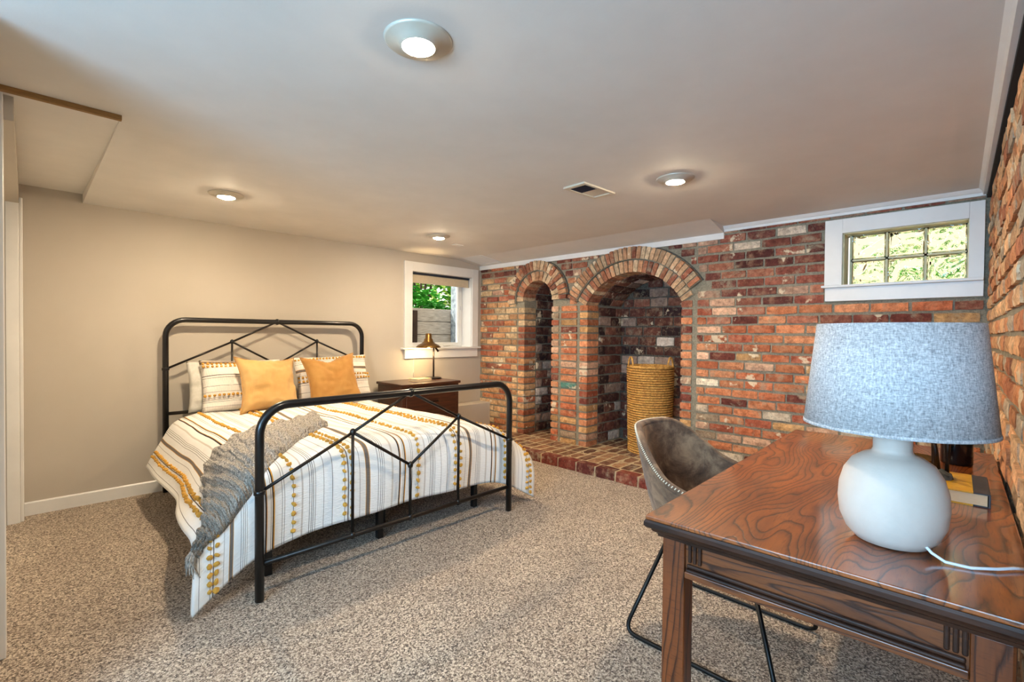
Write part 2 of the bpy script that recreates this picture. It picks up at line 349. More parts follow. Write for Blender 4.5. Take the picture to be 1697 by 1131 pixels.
# closet side
lw = MB().box(-.30,-.10,2.0,2.73-.012,0,2.5).box(-.30,-.03,4.41,YH,0,2.5)
lw.box(-.30,-.03,2.7,4.45,2.06,2.5)
lw.build('wall_left', M['plaster'], kind=STR, label='wall holding the white closet front')
t = MB().box(-.03,-.013,4.425,YH-.001,0,2.10).box(-.09,-.03,4.405,4.412,0,2.08)
t.build('trim_6', M['white'], kind=STR, bevel=.003, label='white closet casing beside the beige wall')
t = MB().box(-.30,-.058,2.62,2.73,0,2.145); t.build('trim_7', M['white'], kind=STR, bevel=.003, label='white closet jamb standing free of the beige wall')
cl = empty('closet_door', (-.12,3.56,0), label='white sliding closet door behind the casing', cat='door')
MB().box(-.02,.0,-.83,.83,.015,2.05).build('panel', M['closet'], cl, bevel=.002)
MB().box(-.012,.004,.80,.815,.02,2.05).build('edge_channel', M['dark'], cl)  # dark strip painted in for the shaded gap at the door edge
# rear parts of the room, behind the photographer
MB().box(-2.2,-.30,2.0,2.1,0,2.5).build('wall_rear_left', M['plaster'], kind=STR)
MB().box(-2.3,-2.2,-1.7,-.65,0,2.5).box(-2.3,-2.2,1.25,2.1,0,2.5).box(-2.3,-2.2,-.65,1.25,0,.9).box(-2.3,-2.2,-.65,1.25,2.0,2.5).build('wall_rear', M['plaster'], kind=STR)
MB().box(-2.2,.9,-1.7,-1.6,0,2.5).build('wall_rear_right', M['plaster'], kind=STR)
MB().box(.80,.90,-1.6,yr(.85)-.01,0,2.5).build('wall_return', M['plaster'], kind=STR)

# ---------------------------------------------------------------- brickwork
BV = []
for k in range(8):
    rn = random.Random(50+k); mb = MB(); nx, nz = 4, 2
    def jit(a): return rn.uniform(-a, a)
    fr_ = []
    for j in range(nz+1):
        for i in range(nx+1):
            x = -.5+i/nx; z = -.5+j/nz
            ex = i in (0, nx); ez = j in (0, nz)
            fr_.append((x*(.985 if ez else 1)+jit(.014), -.5+(.055 if ex or ez else 0)+jit(.022), z*(.93 if ex else 1)+jit(.04)))
    idx = lambda i, j: j*(nx+1)+i
    fs = [(idx(i,j), idx(i+1,j), idx(i+1,j+1), idx(i,j+1)) for j in range(nz) for i in range(nx)]
    ring = [idx(i,0) for i in range(nx+1)]+[idx(nx,j) for j in range(1,nz+1)]+[idx(i,nz) for i in range(nx-1,-1,-1)]+[idx(0,j) for j in range(nz-1,0,-1)]
    vs_ = list(fr_); n0 = len(vs_)
    for r_ in ring: x, y, z = fr_[r_]; vs_.append((max(-.5,min(.5,x*1.02)), -.22, max(-.5,min(.5,z*1.03))))
    n1 = len(vs_)
    for r_ in ring: x, y, z = fr_[r_]; vs_.append((max(-.5,min(.5,x*1.02)), .5, max(-.5,min(.5,z*1.03))))
    L = len(ring)
    for q in range(L):
        fs.append((ring[q], n0+q, n0+(q+1) % L, ring[(q+1) % L])); fs.append((n0+q, n1+q, n1+(q+1) % L, n0+(q+1) % L))
    fs.append(tuple(n1+q for q in range(L)))
    mb.add(vs_, fs); me = mb.mesh('brick'); me.materials.append(M['brick']); BV.append(me)
CV = []
for k in range(5):
    rn = random.Random(150+k); bm = bmesh.new(); bmesh.ops.create_cube(bm, size=1)
    bmesh.ops.subdivide_edges(bm, edges=bm.edges, cuts=1, use_grid_fill=True)
    for v_ in bm.verts:
        e_ = sum(abs(c_) > .49 for c_ in v_.co)
        v_.co *= (1 if e_ < 2 else .985 if e_ == 2 else .955)
        v_.co += Vector((rn.uniform(-.018,.018), rn.uniform(-.012,.012), rn.uniform(-.025,.025)))
    me = bpy.data.meshes.new('brick'); bm.to_mesh(me); bm.free(); me.materials.append(M['brick']); CV.append(me)
PV = [me.copy() for me in BV+CV]
for me in PV: me.materials[0] = M['paver']
PAL = {
 'warm': [((212,136,94),5),((220,152,110),4),((196,116,80),4),((172,96,72),2.5),((226,186,156),3),((238,224,198),1.9),((122,66,56),1.5),((206,164,112),2),((168,148,124),1)],
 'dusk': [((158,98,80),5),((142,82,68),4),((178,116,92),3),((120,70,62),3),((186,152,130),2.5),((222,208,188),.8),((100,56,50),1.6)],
 'pale': [((206,158,112),4),((216,176,130),3),((196,132,90),3),((224,196,154),3),((176,104,74),2),((148,92,72),1.4)],  # left section: warm lamp light put into the yellower brick tones
 'soot': [((112,70,60),5),((88,56,50),4),((140,94,78),3),((172,150,136),2.2),((216,208,198),2.2),((62,44,44),3)],  # sooty bricks, toned darker to carry the shade inside the alcoves
 'arch': [((206,172,136),4),((196,150,114),4),((174,116,88),2.5),((214,190,156),4),((150,92,72),1.5)],
 'side': [((222,174,130),4),((226,188,146),4),((206,146,104),3),((188,124,92),2),((182,172,154),1.5)],
 'hearth': [((128,94,70),4),((144,106,80),4),((112,80,62),3),((158,122,92),2),((104,72,58),2)],
 'edge': [((124,60,50),4),((140,72,58),3),((104,52,46),3)]}
BR = random.Random(11)
def pick(p):
    L = PAL[p]; s = sum(w for _, w in L); r = BR.uniform(0, s)
    for c, w in L:
        r -= w
        if r <= 0: break
    k = BR.uniform(.88, 1.1); return lin(*[min(255, v*k) for v in c])
def brick(parent, cx, cy, cz, L, D, H, pal, rot=(0,0,0), name='brick'):
    """unit brick: local x = length, -y = face, z = height"""
    o = bpy.data.objects.new(name, BR.choice((PV[8:] if D > .095 else PV[:8]) if parent is hearth else CV if D > .095 else BV)); col.objects.link(o); o.parent = parent
    o.location = (cx, cy, cz); o.rotation_euler = rot; o.scale = (L*BR.choice((1,-1)), D, H*BR.choice((1,-1)))
    o.color = pick(pal) if isinstance(pal, str) else pal
    return o
FACE_BACK = (0, 0, R(-90))     # face looks to -X, length along Y
FACE_SIDE = (0, 0, R(180)) # face looks to +Y... used for right wall
RP, RH = .0747, .058          # course pitch, brick height
AY, AW, AZ, AR = 3.58, .21, 1.64, .21                 # small arch
BY, BW, BZ, BRAD = 2.395, .508, 1.26, .585            # large arch (segment)
BSP = BZ+math.sqrt(BRAD**2-BW**2)                     # springing height
DEEP = .66
hearth = None
# mortar bodies
def opening(yc, hw, zc, r):
    a = math.degrees(math.acos(min(1, hw/r)))
    pts = [(yc-hw, 0)]+arc(yc, zc, r, 180-a, a, 18)+[(yc+hw, 0)] if False else None
    P = [(yc-hw, 0)]
    for i in range(19):
        q = R(180-a-(180-2*a)*i/18); P.append((yc+r*math.cos(q), zc+r*math.sin(q)))
    return P+[(yc+hw, 0)]
outline = [(.815+.0,0)]+opening(BY,BW+.004,BZ,BRAD+.012)+opening(AY,AW+.004,AZ,AR+.012)+[(YH+.02,0),(YH+.02,2.45),(.815,2.45)]
gx0 = XB+.008
bodyL = MB()
yw0, yw1, zw0, zw1 = .065, .71, 1.615, 1.98           # glass block opening
bodyL.box(gx0,XB+.2,-.3,.815,0,zw0).box(gx0,XB+.2,-.3,.815,zw1,2.45).box(gx0,XB+.2,-.3,yw0,zw0,zw1).box(gx0,XB+.2,yw1,.815,zw0,zw1)
wall_back = bodyL.build('wall_back', M['mortar'], kind=STR, label='old red brick wall below and beside the glass block window')
mb = MB(); n = len(outline)
bm = bmesh.new(); vv = [bm.verts.new((gx0, y, z)) for y, z in outline]; fc = bm.faces.new(vv)
ex = bmesh.ops.extrude_face_region(bm, geom=[fc]); bmesh.ops.translate(bm, verts=[g for g in ex['geom'] if isinstance(g, bmesh.types.BMVert)], vec=(DEEP-.006, 0, 0))
bmesh.ops.triangulate(bm, faces=[q for q in bm.faces if len(q.verts) > 4]); bmesh.ops.recalc_face_normals(bm, faces=bm.faces)
me = bpy.data.meshes.new('wall_fireplace'); bm.to_mesh(me); bm.free(); me.materials.append(M['mortar'])
wall_arch = place('wall_fireplace', me, kind=STR, label='brick chimney wall with two arched alcoves')
wall_alc = MB().box(XB+DEEP,XB+DEEP+.1,1.7,YH,0,2.2).build('wall_alcove', M['mortar_soot'], kind=STR, label='dark sooty brick inside the arched alcoves')

def course(parent, z, y0, y1, off, pal, L=.2, gap=.012, H=RH, x=XB, proud=.0):
    y = y0-off
    while y < y1-.02:
        l = L*BR.uniform(.93, 1.05); a, b = max(y, y0), min(y+l, y1)
        if b-a > .035:
            pr = BR.uniform(-.003, .005)+proud
            brick(parent, x+.04-pr, (a+b)/2, z+H/2+BR.uniform(-.002, .002), b-a, .09, H*BR.uniform(.95, 1.05), pal(z, (a+b)/2) if callable(pal) else pal, (BR.uniform(-.012,.012), 0, R(-90)+BR.uniform(-.012,.012)))
        y += l+gap*BR.uniform(.8, 1.25)
def ring_half(yc, zc, r, z0, z1):
    d = 0 if z0 <= zc <= z1 else min(abs(z0-zc), abs(z1-zc))
    return math.sqrt(r*r-d*d) if d < r else 0
RA, RB = .44, .835
def halfB(z0, z1, left):
    zm = (z0+z1)/2; r = RB+.012 if zm > (1.72 if left else 1.625) else .72 if zm > 1.595 else .60
    return ring_half(BY, BZ, r, z0, z1)
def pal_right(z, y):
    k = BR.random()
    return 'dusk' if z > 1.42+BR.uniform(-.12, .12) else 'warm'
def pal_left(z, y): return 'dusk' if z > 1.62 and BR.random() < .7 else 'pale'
nrow = 29
for i in range(nrow):
    z = .004+i*RP; z1 = z+RH
    if z > 2.105: break
    off = (i % 2)*.104+BR.uniform(-.03, .03)
    # right field, from the jamb of the large arch to the corner
    jam = BY-BW-.105
    ytop = jam-.012
    if z1 > BSP+.03:
        ytop = BY-halfB(z, z1, False)
        ytop = min(ytop, BY)
    lo = -.005
    segs = [(lo, .815-.0), (.815+.0, ytop)]
    if z1 > 1.497 and z < 2.085:
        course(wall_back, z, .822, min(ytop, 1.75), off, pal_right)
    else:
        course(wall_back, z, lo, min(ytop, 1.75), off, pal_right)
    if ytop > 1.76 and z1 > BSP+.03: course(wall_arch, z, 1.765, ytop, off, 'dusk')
    # around the arches
    lowA, lowB = z1 <= AZ-.03, z1 <= BSP+.03
    if lowB: brick(wall_arch, XB+.095, BY-BW-.05+.008, z+RH/2, .10, .20, RH*BR.uniform(.96,1.04), pal_right(z, 0), FACE_BACK)
    zz = z
    if z > .06:
        if lowB:
            brick(wall_arch, XB+.095, BY+BW+.05-.008, z+RH/2, .10, .20, RH*BR.uniform(.96,1.04), 'warm', FACE_BACK)
            teal = abs(z-.66) < .037
            brick(wall_arch, XB+.035, (BY+BW+.10+AY-AW-.10)/2, z+RH/2, .235-.03, .09, RH*BR.uniform(.96,1.04), lin(92,150,138) if teal else 'warm', FACE_BACK)
            brick(wall_arch, XB+.095, AY-AW-.05+.008, z+RH/2, .10, .20, RH*BR.uniform(.96,1.04), 'warm', FACE_BACK)
    if z1 > BSP+.03:
        a = BY+halfB(z, z1, True); b = AY-ring_half(AY, AZ, RA+.012, z, z1) if z1 > AZ-.05 else AY-.36
        if ring_half(BY, BZ, RB+.012, z, z1) == 0: a = BY
        if ring_half(AY, AZ, RA+.012, z, z1) == 0: b = AY
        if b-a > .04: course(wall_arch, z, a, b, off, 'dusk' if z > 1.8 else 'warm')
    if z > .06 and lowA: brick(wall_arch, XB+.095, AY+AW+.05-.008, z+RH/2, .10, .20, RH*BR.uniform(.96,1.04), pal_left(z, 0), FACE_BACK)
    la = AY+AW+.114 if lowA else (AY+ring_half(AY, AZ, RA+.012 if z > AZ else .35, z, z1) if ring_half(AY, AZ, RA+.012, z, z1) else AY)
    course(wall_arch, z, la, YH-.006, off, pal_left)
# voussoirs
rings = empty('trim_9', (0,0,0), kind=STR, label='double brick arch rings standing proud above the alcoves')
def ringset(parent, yc, zc, r0, r1, a0, a1, n, proud, pal):
    for k in range(n):
        q = R(a0+(a1-a0)*(k+.5)/n); rm = (r0+r1)/2; wd = abs(R(a1-a0))*rm/n-.010
        brick(parent, XB+.095-proud/2, yc+rm*math.cos(q), zc+rm*math.sin(q), (r1-r0)*BR.uniform(.95,1.0), .20+proud, wd*BR.uniform(.92,1.05), pal, (0,0,0)).rotation_euler = \
            (Matrix(((0,1,0),(math.cos(q),0,-math.sin(q)),(math.sin(q),0,math.cos(q)))).to_euler())
ringset(rings, AY, AZ, AR+.002, AR+.110, -3, 183, 15, .016, 'arch')
ringset(rings, AY, AZ, AR+.118, AR+.228, -6, 182, 23, .045, 'arch')
ringset(rings, BY, BZ, BRAD+.002, BRAD+.118, 29, 151, 27, .016, 'arch')
ringset(rings, BY, BZ, BRAD+.126, BRAD+.245, 27, 146, 33, .045, 'arch')
# mortar of the rings and the dark joint above them
def ringband(yc, zc, r0, r1, a0, a1, x0, x1, name, m, n=28):
    pts = [(yc+r1*math.cos(R(a0+(a1-a0)*i/n)), zc+r1*math.sin(R(a0+(a1-a0)*i/n))) for i in range(n+1)]
    pin = [(yc+r0*math.cos(R(a0+(a1-a0)*i/n)), zc+r0*math.sin(R(a0+(a1-a0)*i/n))) for i in range(n+1)]
    mb = MB()
    for i in range(n): mb.prism([pin[i], pts[i], pts[i+1], pin[i+1]], 'x', x0, x1)
    mb.build(name, m, rings)
for (yc, zc, r0, r1, a0, a1, e0, e1) in ((AY,AZ,AR,AR+.112,-3,183,-6,182), (BY,BZ,BRAD,BRAD+.12,29,151,28,146)):
    ringband(yc, zc, r0+.014, r1, a0, a1, XB-.004, XB+.02, 'arch_mortar', M['mortar'])
    w_ = .112 if r0 < .4 else .122
    ringband(yc, zc, r1+.004, r1+w_-.004, e0, e1, XB-.033, XB+.02, 'arch_mortar', M['mortar'])
    ringband(yc, zc, r1+w_, r1+w_+.012, e0, e1, XB-.006, XB+.02, 'tar_joint', M['mortar_soot'])
# alcove interiors: reveals on both sides, back walls
BP, BH2 = .104, .090
for (y, sgn, ztop) in ((AY+AW, -1, AZ+.02), (BY+BW, -1, BSP), (BY-BW, 1, BSP), (AY-AW, 1, AZ+.02)):
    z = .10; i = 0
    while z+BH2 < ztop+.05:
        x = XB+.215+(0 if i % 2 else -.0); first = True
        while x < XB+DEEP-.03:
            l = (.10 if (i % 2 and first) else .2)*BR.uniform(.92,1.04); b_ = min(x+l, XB+DEEP-.005)
            if b_-x > .04: brick(wall_alc, (x+b_)/2, y-sgn*(.030+BR.uniform(-.004,.004)), z+BH2/2, b_-x, .09, BH2*BR.uniform(.94,1.03), 'soot', (0, 0, R(0) if sgn < 0 else R(180)))
            x = b_+.014; first = False
        z += BP; i += 1
for (y0, y1, yc, zc, r) in ((BY-BW, BY+BW, BY, BZ, BRAD), (AY-AW, AY+AW, AY, AZ, AR)):
    z = .10; i = 0
    while z < zc+r-.02:
        hw = (y1-y0)/2
        if z+BH2*.6 > zc: hw = min(hw, math.sqrt(max(0, r*r-(z+BH2*.6-zc)**2)))
        if hw > .05: course(wall_alc, z, yc-hw, yc+hw, (i % 2)*.1+BR.uniform(0,.03), 'soot', H=BH2, x=XB+DEEP-.008, gap=.014)
        z += BP; i += 1
# arch soffits: radial bricks inside the vaults
for (yc, zc, r, a0, a1, n_) in ((BY, BZ, BRAD, 31, 149, 13), (AY, AZ, AR, 2, 178, 8)):
    for k in range(n_):
        q = R(a0+(a1-a0)*(k+.5)/n_); wd = R(a1-a0)*r/n_-.012
        for xx in (.30, .52):
            o = brick(wall_alc, XB+xx, yc+(r+.032)*math.cos(q), zc+(r+.032)*math.sin(q), .2, .08, wd, 'soot')
            o.rotation_euler = Matrix(((1,0,0),(0,math.cos(q),-math.sin(q)),(0,math.sin(q),math.cos(q)))).to_euler()
            # face (-y local) points to the centre
# hearth
HX0, HY0, HY1, HZ = 3.505, 1.66, 4.20, .088
hearth = MB().box(HX0+.008,XB+.02,HY0+.006,HY1-.006,0,HZ-.0025).box(XB+.0,XB+DEEP,BY-BW,BY+BW,0,HZ-.0025).box(XB,XB+DEEP,AY-AW,AY+AW,0,HZ-.0025)
hearth = hearth.build('hearth', M['grout'], kind=STR, label='low brown brick hearth in front of the arches')
UPF = (R(-90), 0, 0)
def paver(cx, cy, lx, ly, pal='hearth'):
    if lx >= ly: brick(hearth, cx, cy, HZ-.028+BR.uniform(-.002,.002), lx, .06, ly, pal, (R(-90), 0, 0))
    else: brick(hearth, cx, cy, HZ-.028+BR.uniform(-.002,.002), ly, .06, lx, pal, (R(-90), 0, R(90)))
y = HY0
while y < HY1-.05:
    l = BR.choice((.2,.2,.2,.105))*BR.uniform(.96,1.03); e = min(y+l, HY1)
    brick(hearth, HX0+.05, (y+e)/2, HZ/2+.001, e-y, .104, HZ*1.0, 'edge', FACE_BACK); y = e+.012
def paverrow(x0, x1, y0, y1, w=.096, g=.019):
    n_ = max(1, round((y1-y0)/(w+g))); s_ = (y1-y0)/n_
    for k in range(n_): paver((x0+x1)/2, y0+s_*(k+.5), x1-x0, s_-g)
paverrow(HX0+.120, HX0+.312, HY0, HY1); paverrow(HX0+.332, HX0+.525, HY0+.02, HY1)
for q in range(3):
    paverrow(XB+.005+q*.214, XB+.205+q*.214, BY-BW+.005, BY+BW-.005)
    paverrow(XB+.005+q*.214, XB+.205+q*.214, AY-AW+.005, AY+AW-.005)
# right wall, a hair off square
ang = math.atan(WS)
wr = MB().add([(.85,yr(.85)-.006,0),(XB+.02,yr(XB+.02)-.006,0),(XB+.02,-.5,0),(.85,-.5,0),(.85,yr(.85)-.006,2.45),(XB+.02,yr(XB+.02)-.006,2.45),(XB+.02,-.5,2.45),(.85,-.5,2.45)],
     [(0,3,2,1),(4,5,6,7),(0,1,5,4),(1,2,6,5),(2,3,7,6),(3,0,4,7)])
wall_right = wr.build('wall_right', M['mortar'], kind=STR, label='pale orange brick wall beside the desk')
rest = MB()
for i in range(nrow):
    z = .004+i*RP
    if z+RH > 2.105: break
    x = .9-(i % 2)*.1
    while x < XB-.02:
        l = .2*BR.uniform(.93,1.05); a, b = max(x, .87), min(x+l, XB-.004)
        if b-a > .04:
            cx = (a+b)/2; cy = yr(cx)-.039+BR.uniform(-.004,.006)
            if z > .55 and cx > 1.7: brick(wall_right, cx, cy, z+RH/2+BR.uniform(-.003,.003), b-a, .09, RH*BR.uniform(.94,1.08), 'side', (0, 0, R(180)+ang+BR.uniform(-.015,.015)))
            else: rest.box(a, b, cy-.04, cy+.042, z, z+RH)
        x += l+.013
rb = rest.build('brick_courses', M['brick'], wall_right, bevel=.006, kind='stuff'); rb.color = lin(196,140,96)
# trims under the ceiling
MB().prism([(XB+.02,2.108),(XB-.016,2.108),(XB-.016,2.126),(XB-.026,2.130),(XB-.040,2.143),(XB-.046,ZC),(XB+.02,ZC)], 'y', yr(XB)+.02, 1.53).build('trim_1', M['white'], kind=STR, label='white moulding under the ceiling above the glass block window')
MB().prism([(XB+.02,2.052),(XB-.018,2.052),(XB-.018,2.092),(XB-.02,2.101),(XB+.02,2.101)], 'y', 1.53, YH).build('trim_2', M['white'], kind=STR, label='white strip under the sloped ceiling above the arches')
def wallprism(poly, x0, x1, name, m, **t):      # poly (distance out from right wall, z)
    mb = MB(); n = len(poly)
    mb.add([(x0, yr(x0)+d, z) for d, z in poly]+[(x1, yr(x1)+d, z) for d, z in poly], [tuple(range(n)), tuple(range(2*n-1, n-1, -1))]+[(i, i+n, (i+1) % n+n, (i+1) % n) for i in range(n)])
    return mb.build(name, m, **t)
wallprism([(-.03,2.112),(.034,2.112),(.040,2.136),(.054,ZC),(-.03,ZC)], .9, XB-.03, 'trim_3', M['white'], kind=STR, label='white painted board along the ceiling over the side brick wall')
wallprism([(-.03,2.090),(.018,2.090),(.018,2.111),(-.03,2.111)], .9, XB-.03, 'trim_4', M['dark'], kind=STR, label='dark gap between side brick wall and ceiling board')  # solid strip coloured dark to stand for the shade in the gap

# ---------------------------------------------------------------- windows
win2 = empty('window_2', (XB, .388, 1.5), kind=STR, label='glass block window in a wide white frame on the brick wall')
def W2(mb, name, m, **k): o = mb.build(name, m, win2, **k); o.matrix_parent_inverse = Matrix.Translation((-XB, -.388, -1.5)); return o
ca, cb = XB-.026, XB+.012
W2(MB().box(ca,cb,yw1,.815,zw0,2.080), 'casing', M['white'], bevel=.002); W2(MB().box(ca,cb,-.004,yw0,zw0,2.080), 'casing', M['white'], bevel=.002)
W2(MB().box(ca-.002,cb,yw0-.0,yw1+.0,zw1,2.080), 'casing', M['white'], bevel=.002)
W2(MB().box(ca,cb,-.004,.810,1.503,1.598), 'apron', M['white'], bevel=.002)
W2(MB().box(XB-.062,XB+.12,-.003,.828,1.598,1.615), 'sill', M['white'], bevel=.003)
W2(MB().box(XB,XB+.12,yw1-.008,yw1+.004,zw0,zw1).box(XB,XB+.12,yw0-.004,yw0+.004,zw0,zw1).box(XB,XB+.12,yw0,yw1,zw1-.004,zw1+.004), 'jamb_lining', M['block_edge'])
by = (yw1-yw0-.035)/3; bz = (zw1-zw0)/2
gx = XB+.10
for j in range(2):
    for i in range(3):
        y0, z0 = yw0+.004+i*by, zw0+j*bz
        b = W2(MB().box(gx+.012,gx+.08,y0+.012,y0+by-.012,z0+.012,z0+bz-.012), 'glass_block', M['block'], bevel=.008)
        fr = MB().box(gx,gx+.02,y0+.006,y0+.013,z0+.006,z0+bz-.006).box(gx,gx+.02,y0+by-.013,y0+by-.006,z0+.006,z0+bz-.006).box(gx,gx+.02,y0+.006,y0+by-.006,z0+.006,z0+.013).box(gx,gx+.02,y0+.006,y0+by-.006,z0+bz-.013,z0+bz-.006)
        o = fr.build('rim', M['block'], b)
g = MB()
for i in range(4): y = yw0+.004+i*by; g.box(gx+.004,gx+.08,y-.008,y+.008,zw0,zw1)
for j in range(3): z = zw0+j*bz; g.box(gx+.004,gx+.08,yw0,yw1-.03,z-.008,z+.008)
W2(g, 'block_joints', M['block_edge'])
# light well outside the glass block window is open: the wall behind it is cut through
# (the wall body has the opening already)

win1 = empty('window_1', (3.46, YH, 1.0), kind=STR, label='white framed basement window over the nightstand')
def W1(mb, name, m, par=None, **k):
    o = mb.build(name, m, par or win1, **k)
    if par is None: o.matrix_parent_inverse = Matrix.Translation((-3.46, -YH, -1.0))
    return o
ya, yb = YH-.022, YH
W1(MB().box(2.923,wx0,ya,yb,wz0+.005,2.05), 'casing', M['white'], bevel=.002); W1(MB().box(wx1,4.0,ya,yb,wz0+.005,2.05), 'casing', M['white'], bevel=.002)
W1(MB().box(wx0,wx1,ya,yb,wz1,2.05), 'casing', M['white'], bevel=.002)
W1(MB().box(2.93,3.992,ya,yb,.965,1.068), 'apron', M['white'], bevel=.002)
W1(MB().box(2.885,4.03,YH-.05,YH+.18,1.068,1.088), 'sill', M['white'], bevel=.004)
W1(MB().box(wx0-.001,wx0+.004,YH,YH+.24,1.088,wz1).box(wx1-.004,wx1+.001,YH,YH+.24,1.088,wz1).box(wx0,wx1,YH,YH+.24,wz1-.004,wz1+.001), 'jamb_lining', M['white'])
yg = YH+.18
sash = MB().box(wx0+.004,wx0+.06,yg,yg+.05,1.088,wz1-.004).box(wx1-.066,wx1-.004,yg,yg+.05,1.088,wz1-.004).box(wx0+.06,wx1-.066,yg,yg+.05,1.088,1.138).box(wx0+.06,wx1-.066,yg,yg+.05,wz1-.06,wz1-.004)
W1(sash, 'sash', M['white'], bevel=.004)
W1(MB().box(wx0+.06,wx1-.066,yg+.022,yg+.026,1.138,wz1-.06), 'pane', M['pane'])
W1(MB().tube([(3.60,yg-.012,1.105),(3.66,yg-.022,1.108),(3.74,yg-.018,1.106)], .009, 8).box(3.70,3.78,yg-.02,yg,1.09,1.112), 'crank_handle', M['white'], smooth=False)
W1(MB().box(wx1-.03,wx1-.012,yg-.012,yg,1.55,1.60), 'latch', M['white'])
rs = empty('roller_shade', (3.46, YH+.06, 1.9), label='cream roller shade drawn up in the window recess', cat='shade')
MB().box(-.43,.43,-.025,.02,-.072,.018).build('fabric', M['shade_roll'], rs, bevel=.012)
MB().box(-.432,.432,-.03,.025,.018,.038).build('headrail', M['register_dark'], rs)
MB().box(-.43,.43,-.029,-.022,-.08,-.064).build('hem_bar', M['shade_roll'], rs, bevel=.002)
pc = empty('shade_cord', (3.02, YH-.06, .76), label='thin shade pull cord hanging below the window sill', cat='cord')
MB().tube([(0,.03,.34),(0,.012,.33),(0,0,.30),(0,0,.05)], .0015, 6).build('cord', M['cord_white'], pc)
MB().lathe([(.001,0),(.006,.004),(.008,.02),(.005,.045),(.002,.055)], 10).build('pull', M['ring'], pc, smooth=True)

# ---------------------------------------------------------------- outside the window
pl = empty('planter_wall', (3.9, 5.32, 0), label='grey weathered plank planter wall outside the window', cat='planter')
for k in range(9):
    z0 = .0+k*.176; MB().box(-.45,.42,0,.045,z0+.003,z0+.172).build('plank', M['plank_out'], pl, bevel=.004)
MB().box(-.45,.42,.046,.052,0,1.54).build('backing', M['soil'], pl)  # added dark sheet, stops outside light showing between the planks
MB().box(-.47,-.29,-.03,.06,0,1.55).build('post', M['post_out'], pl, bevel=.006)
MB().box(4.165,4.50,YH+.26,5.31,0,3.2).build('well_wall', M['concrete'], bevel=.02, label='rough blue grey concrete side of the window well', cat='wall')
MB().box(2.2,4.16,YH+.25,5.28,-.02,.0).build('well_floor', M['concrete'], label='concrete floor of the window well outside', cat='ground')
MB().box(2.0,9,5.38,14,1.40,1.46).build('garden_soil', M['soil'], label='dark garden soil behind the plank planter wall', cat='soil', kind='stuff')
def bush(name, c, rad, n, size, mats, label, seed, trunks=0):
    rn = random.Random(seed); root = empty(name, c, label=label, cat='bush', group='garden bushes')
    for mi, m in enumerate(mats):
        mb = MB()
        for k in range(n):
            while True:
                p = Vector((rn.uniform(-1,1), rn.uniform(-1,1), rn.uniform(-.1,1)))
                if p.length < 1: break
            p = Vector((p.x*rad[0], p.y*rad[1], p.z*rad[2])); s = size*rn.uniform(.6,1.3)
            d = Vector((rn.uniform(-1,1), rn.uniform(-1,1), rn.uniform(-.6,.3))).normalized(); w_ = d.cross(Vector((rn.uniform(-.4,.4), rn.uniform(-.4,.4), 1))).normalized(); n_ = d.cross(w_)*.12*s
            mb.add([p, p+d*s*.35+w_*s*.32-n_, p+d*s*.7+w_*s*.26-n_, p+d*s, p+d*s*.7-w_*s*.26-n_, p+d*s*.35-w_*s*.32-n_, p+d*s*.5+n_*.4], [(0,1,6),(1,2,6),(2,3,6),(3,4,6),(4,5,6),(5,0,6)])
        mb.build('foliage', m, root, kind='stuff')
    for k in range(trunks):
        a = rn.uniform(-.45,.45); h = rad[2]*rn.uniform(.9,1.3)
        MB().tube([(a*.12,-rad[1]*.75,0),(a*.5,-rad[1]*.8,h*.45),(a*1.2,-rad[1]*.7,h)], [.022,.016,.008], 7).build('stem', M['bark'], root, smooth=True)
    return root
bush('broadleaf_shrub', (3.98,5.85,1.465), (.62,.34,.45), 520, .12, [M['leaf']], 'low broad leaved green shrub above the planks', 1)
bush('stemmed_shrub', (4.5,6.75,1.465), (.8,.35,1.2), 420, .11, [M['leaf_b']], 'taller shrub with several bare dark stems', 2, 5)
bush('garden_hedge', (5.6,8.9,1.465), (2.2,.7,2.4), 1100, .20, [M['leaf'], M['leaf_b']], 'loose sunlit hedge far behind the stemmed shrub', 3)
MB().box(4.4,12,-3,1.2,1.36,1.42).build('gravel_path', M['plank_out'], label='pale ground outside the glass block window', cat='ground')  # unseen ground, added to vary the light refracted by the glass blocks
bush('side_hedge', (7.2,.2,1.425), (.6,1.3,.9), 260, .2, [M['leaf']], 'dark hedge beyond the glass block window', 9)  # added so the glass blocks have a dark mass to refract
t_ = MB().tube([(4.85,7.55,1.46),(4.87,7.55,2.4),(4.83,7.6,4)], [.16,.13,.11], 12).build('tree_trunk', M['bark_pale'], smooth=True, label='pale tree trunk standing in the garden', cat='tree')

# ---------------------------------------------------------------- ceiling fittings
def ceiling_light(x, y, on, label, watts):
    o = empty('ceiling_light', (x, y, ZC), label=label, cat='light', group='recessed ceiling lights')
    MB().lathe([(.058,-.022),(.062,-.012),(.098,-.007),(.105,-.001),(.104,.0),(.058,.0)], 40).build('trim_ring', M['ring'], o, smooth=True)
    MB().lathe([(.0001,-.030),(.03,-.029),(.050,-.022),(.056,-.010),(.056,0)], 32).build('lens', M['lens_on'] if on else M['lens_dim'], o, smooth=True)
ceiling_light(.85, 1.25, False, 'recessed ceiling light with a dim frosted lens over open carpet', 9)
ceiling_light(.925, 3.55, True, 'glowing recessed ceiling light between the closet and the headboard', 16)
ceiling_light(2.614, 1.268, True, 'glowing recessed ceiling light beside the slatted air register', 20)
ceiling_light(2.68, 3.596, True, 'glowing recessed ceiling light beside the small blank ceiling plate', 16)
vr = empty('air_register', (2.457, 1.75, ZC), R(-3), label='cream metal air register with dark louvre slats in the ceiling', cat='vent')
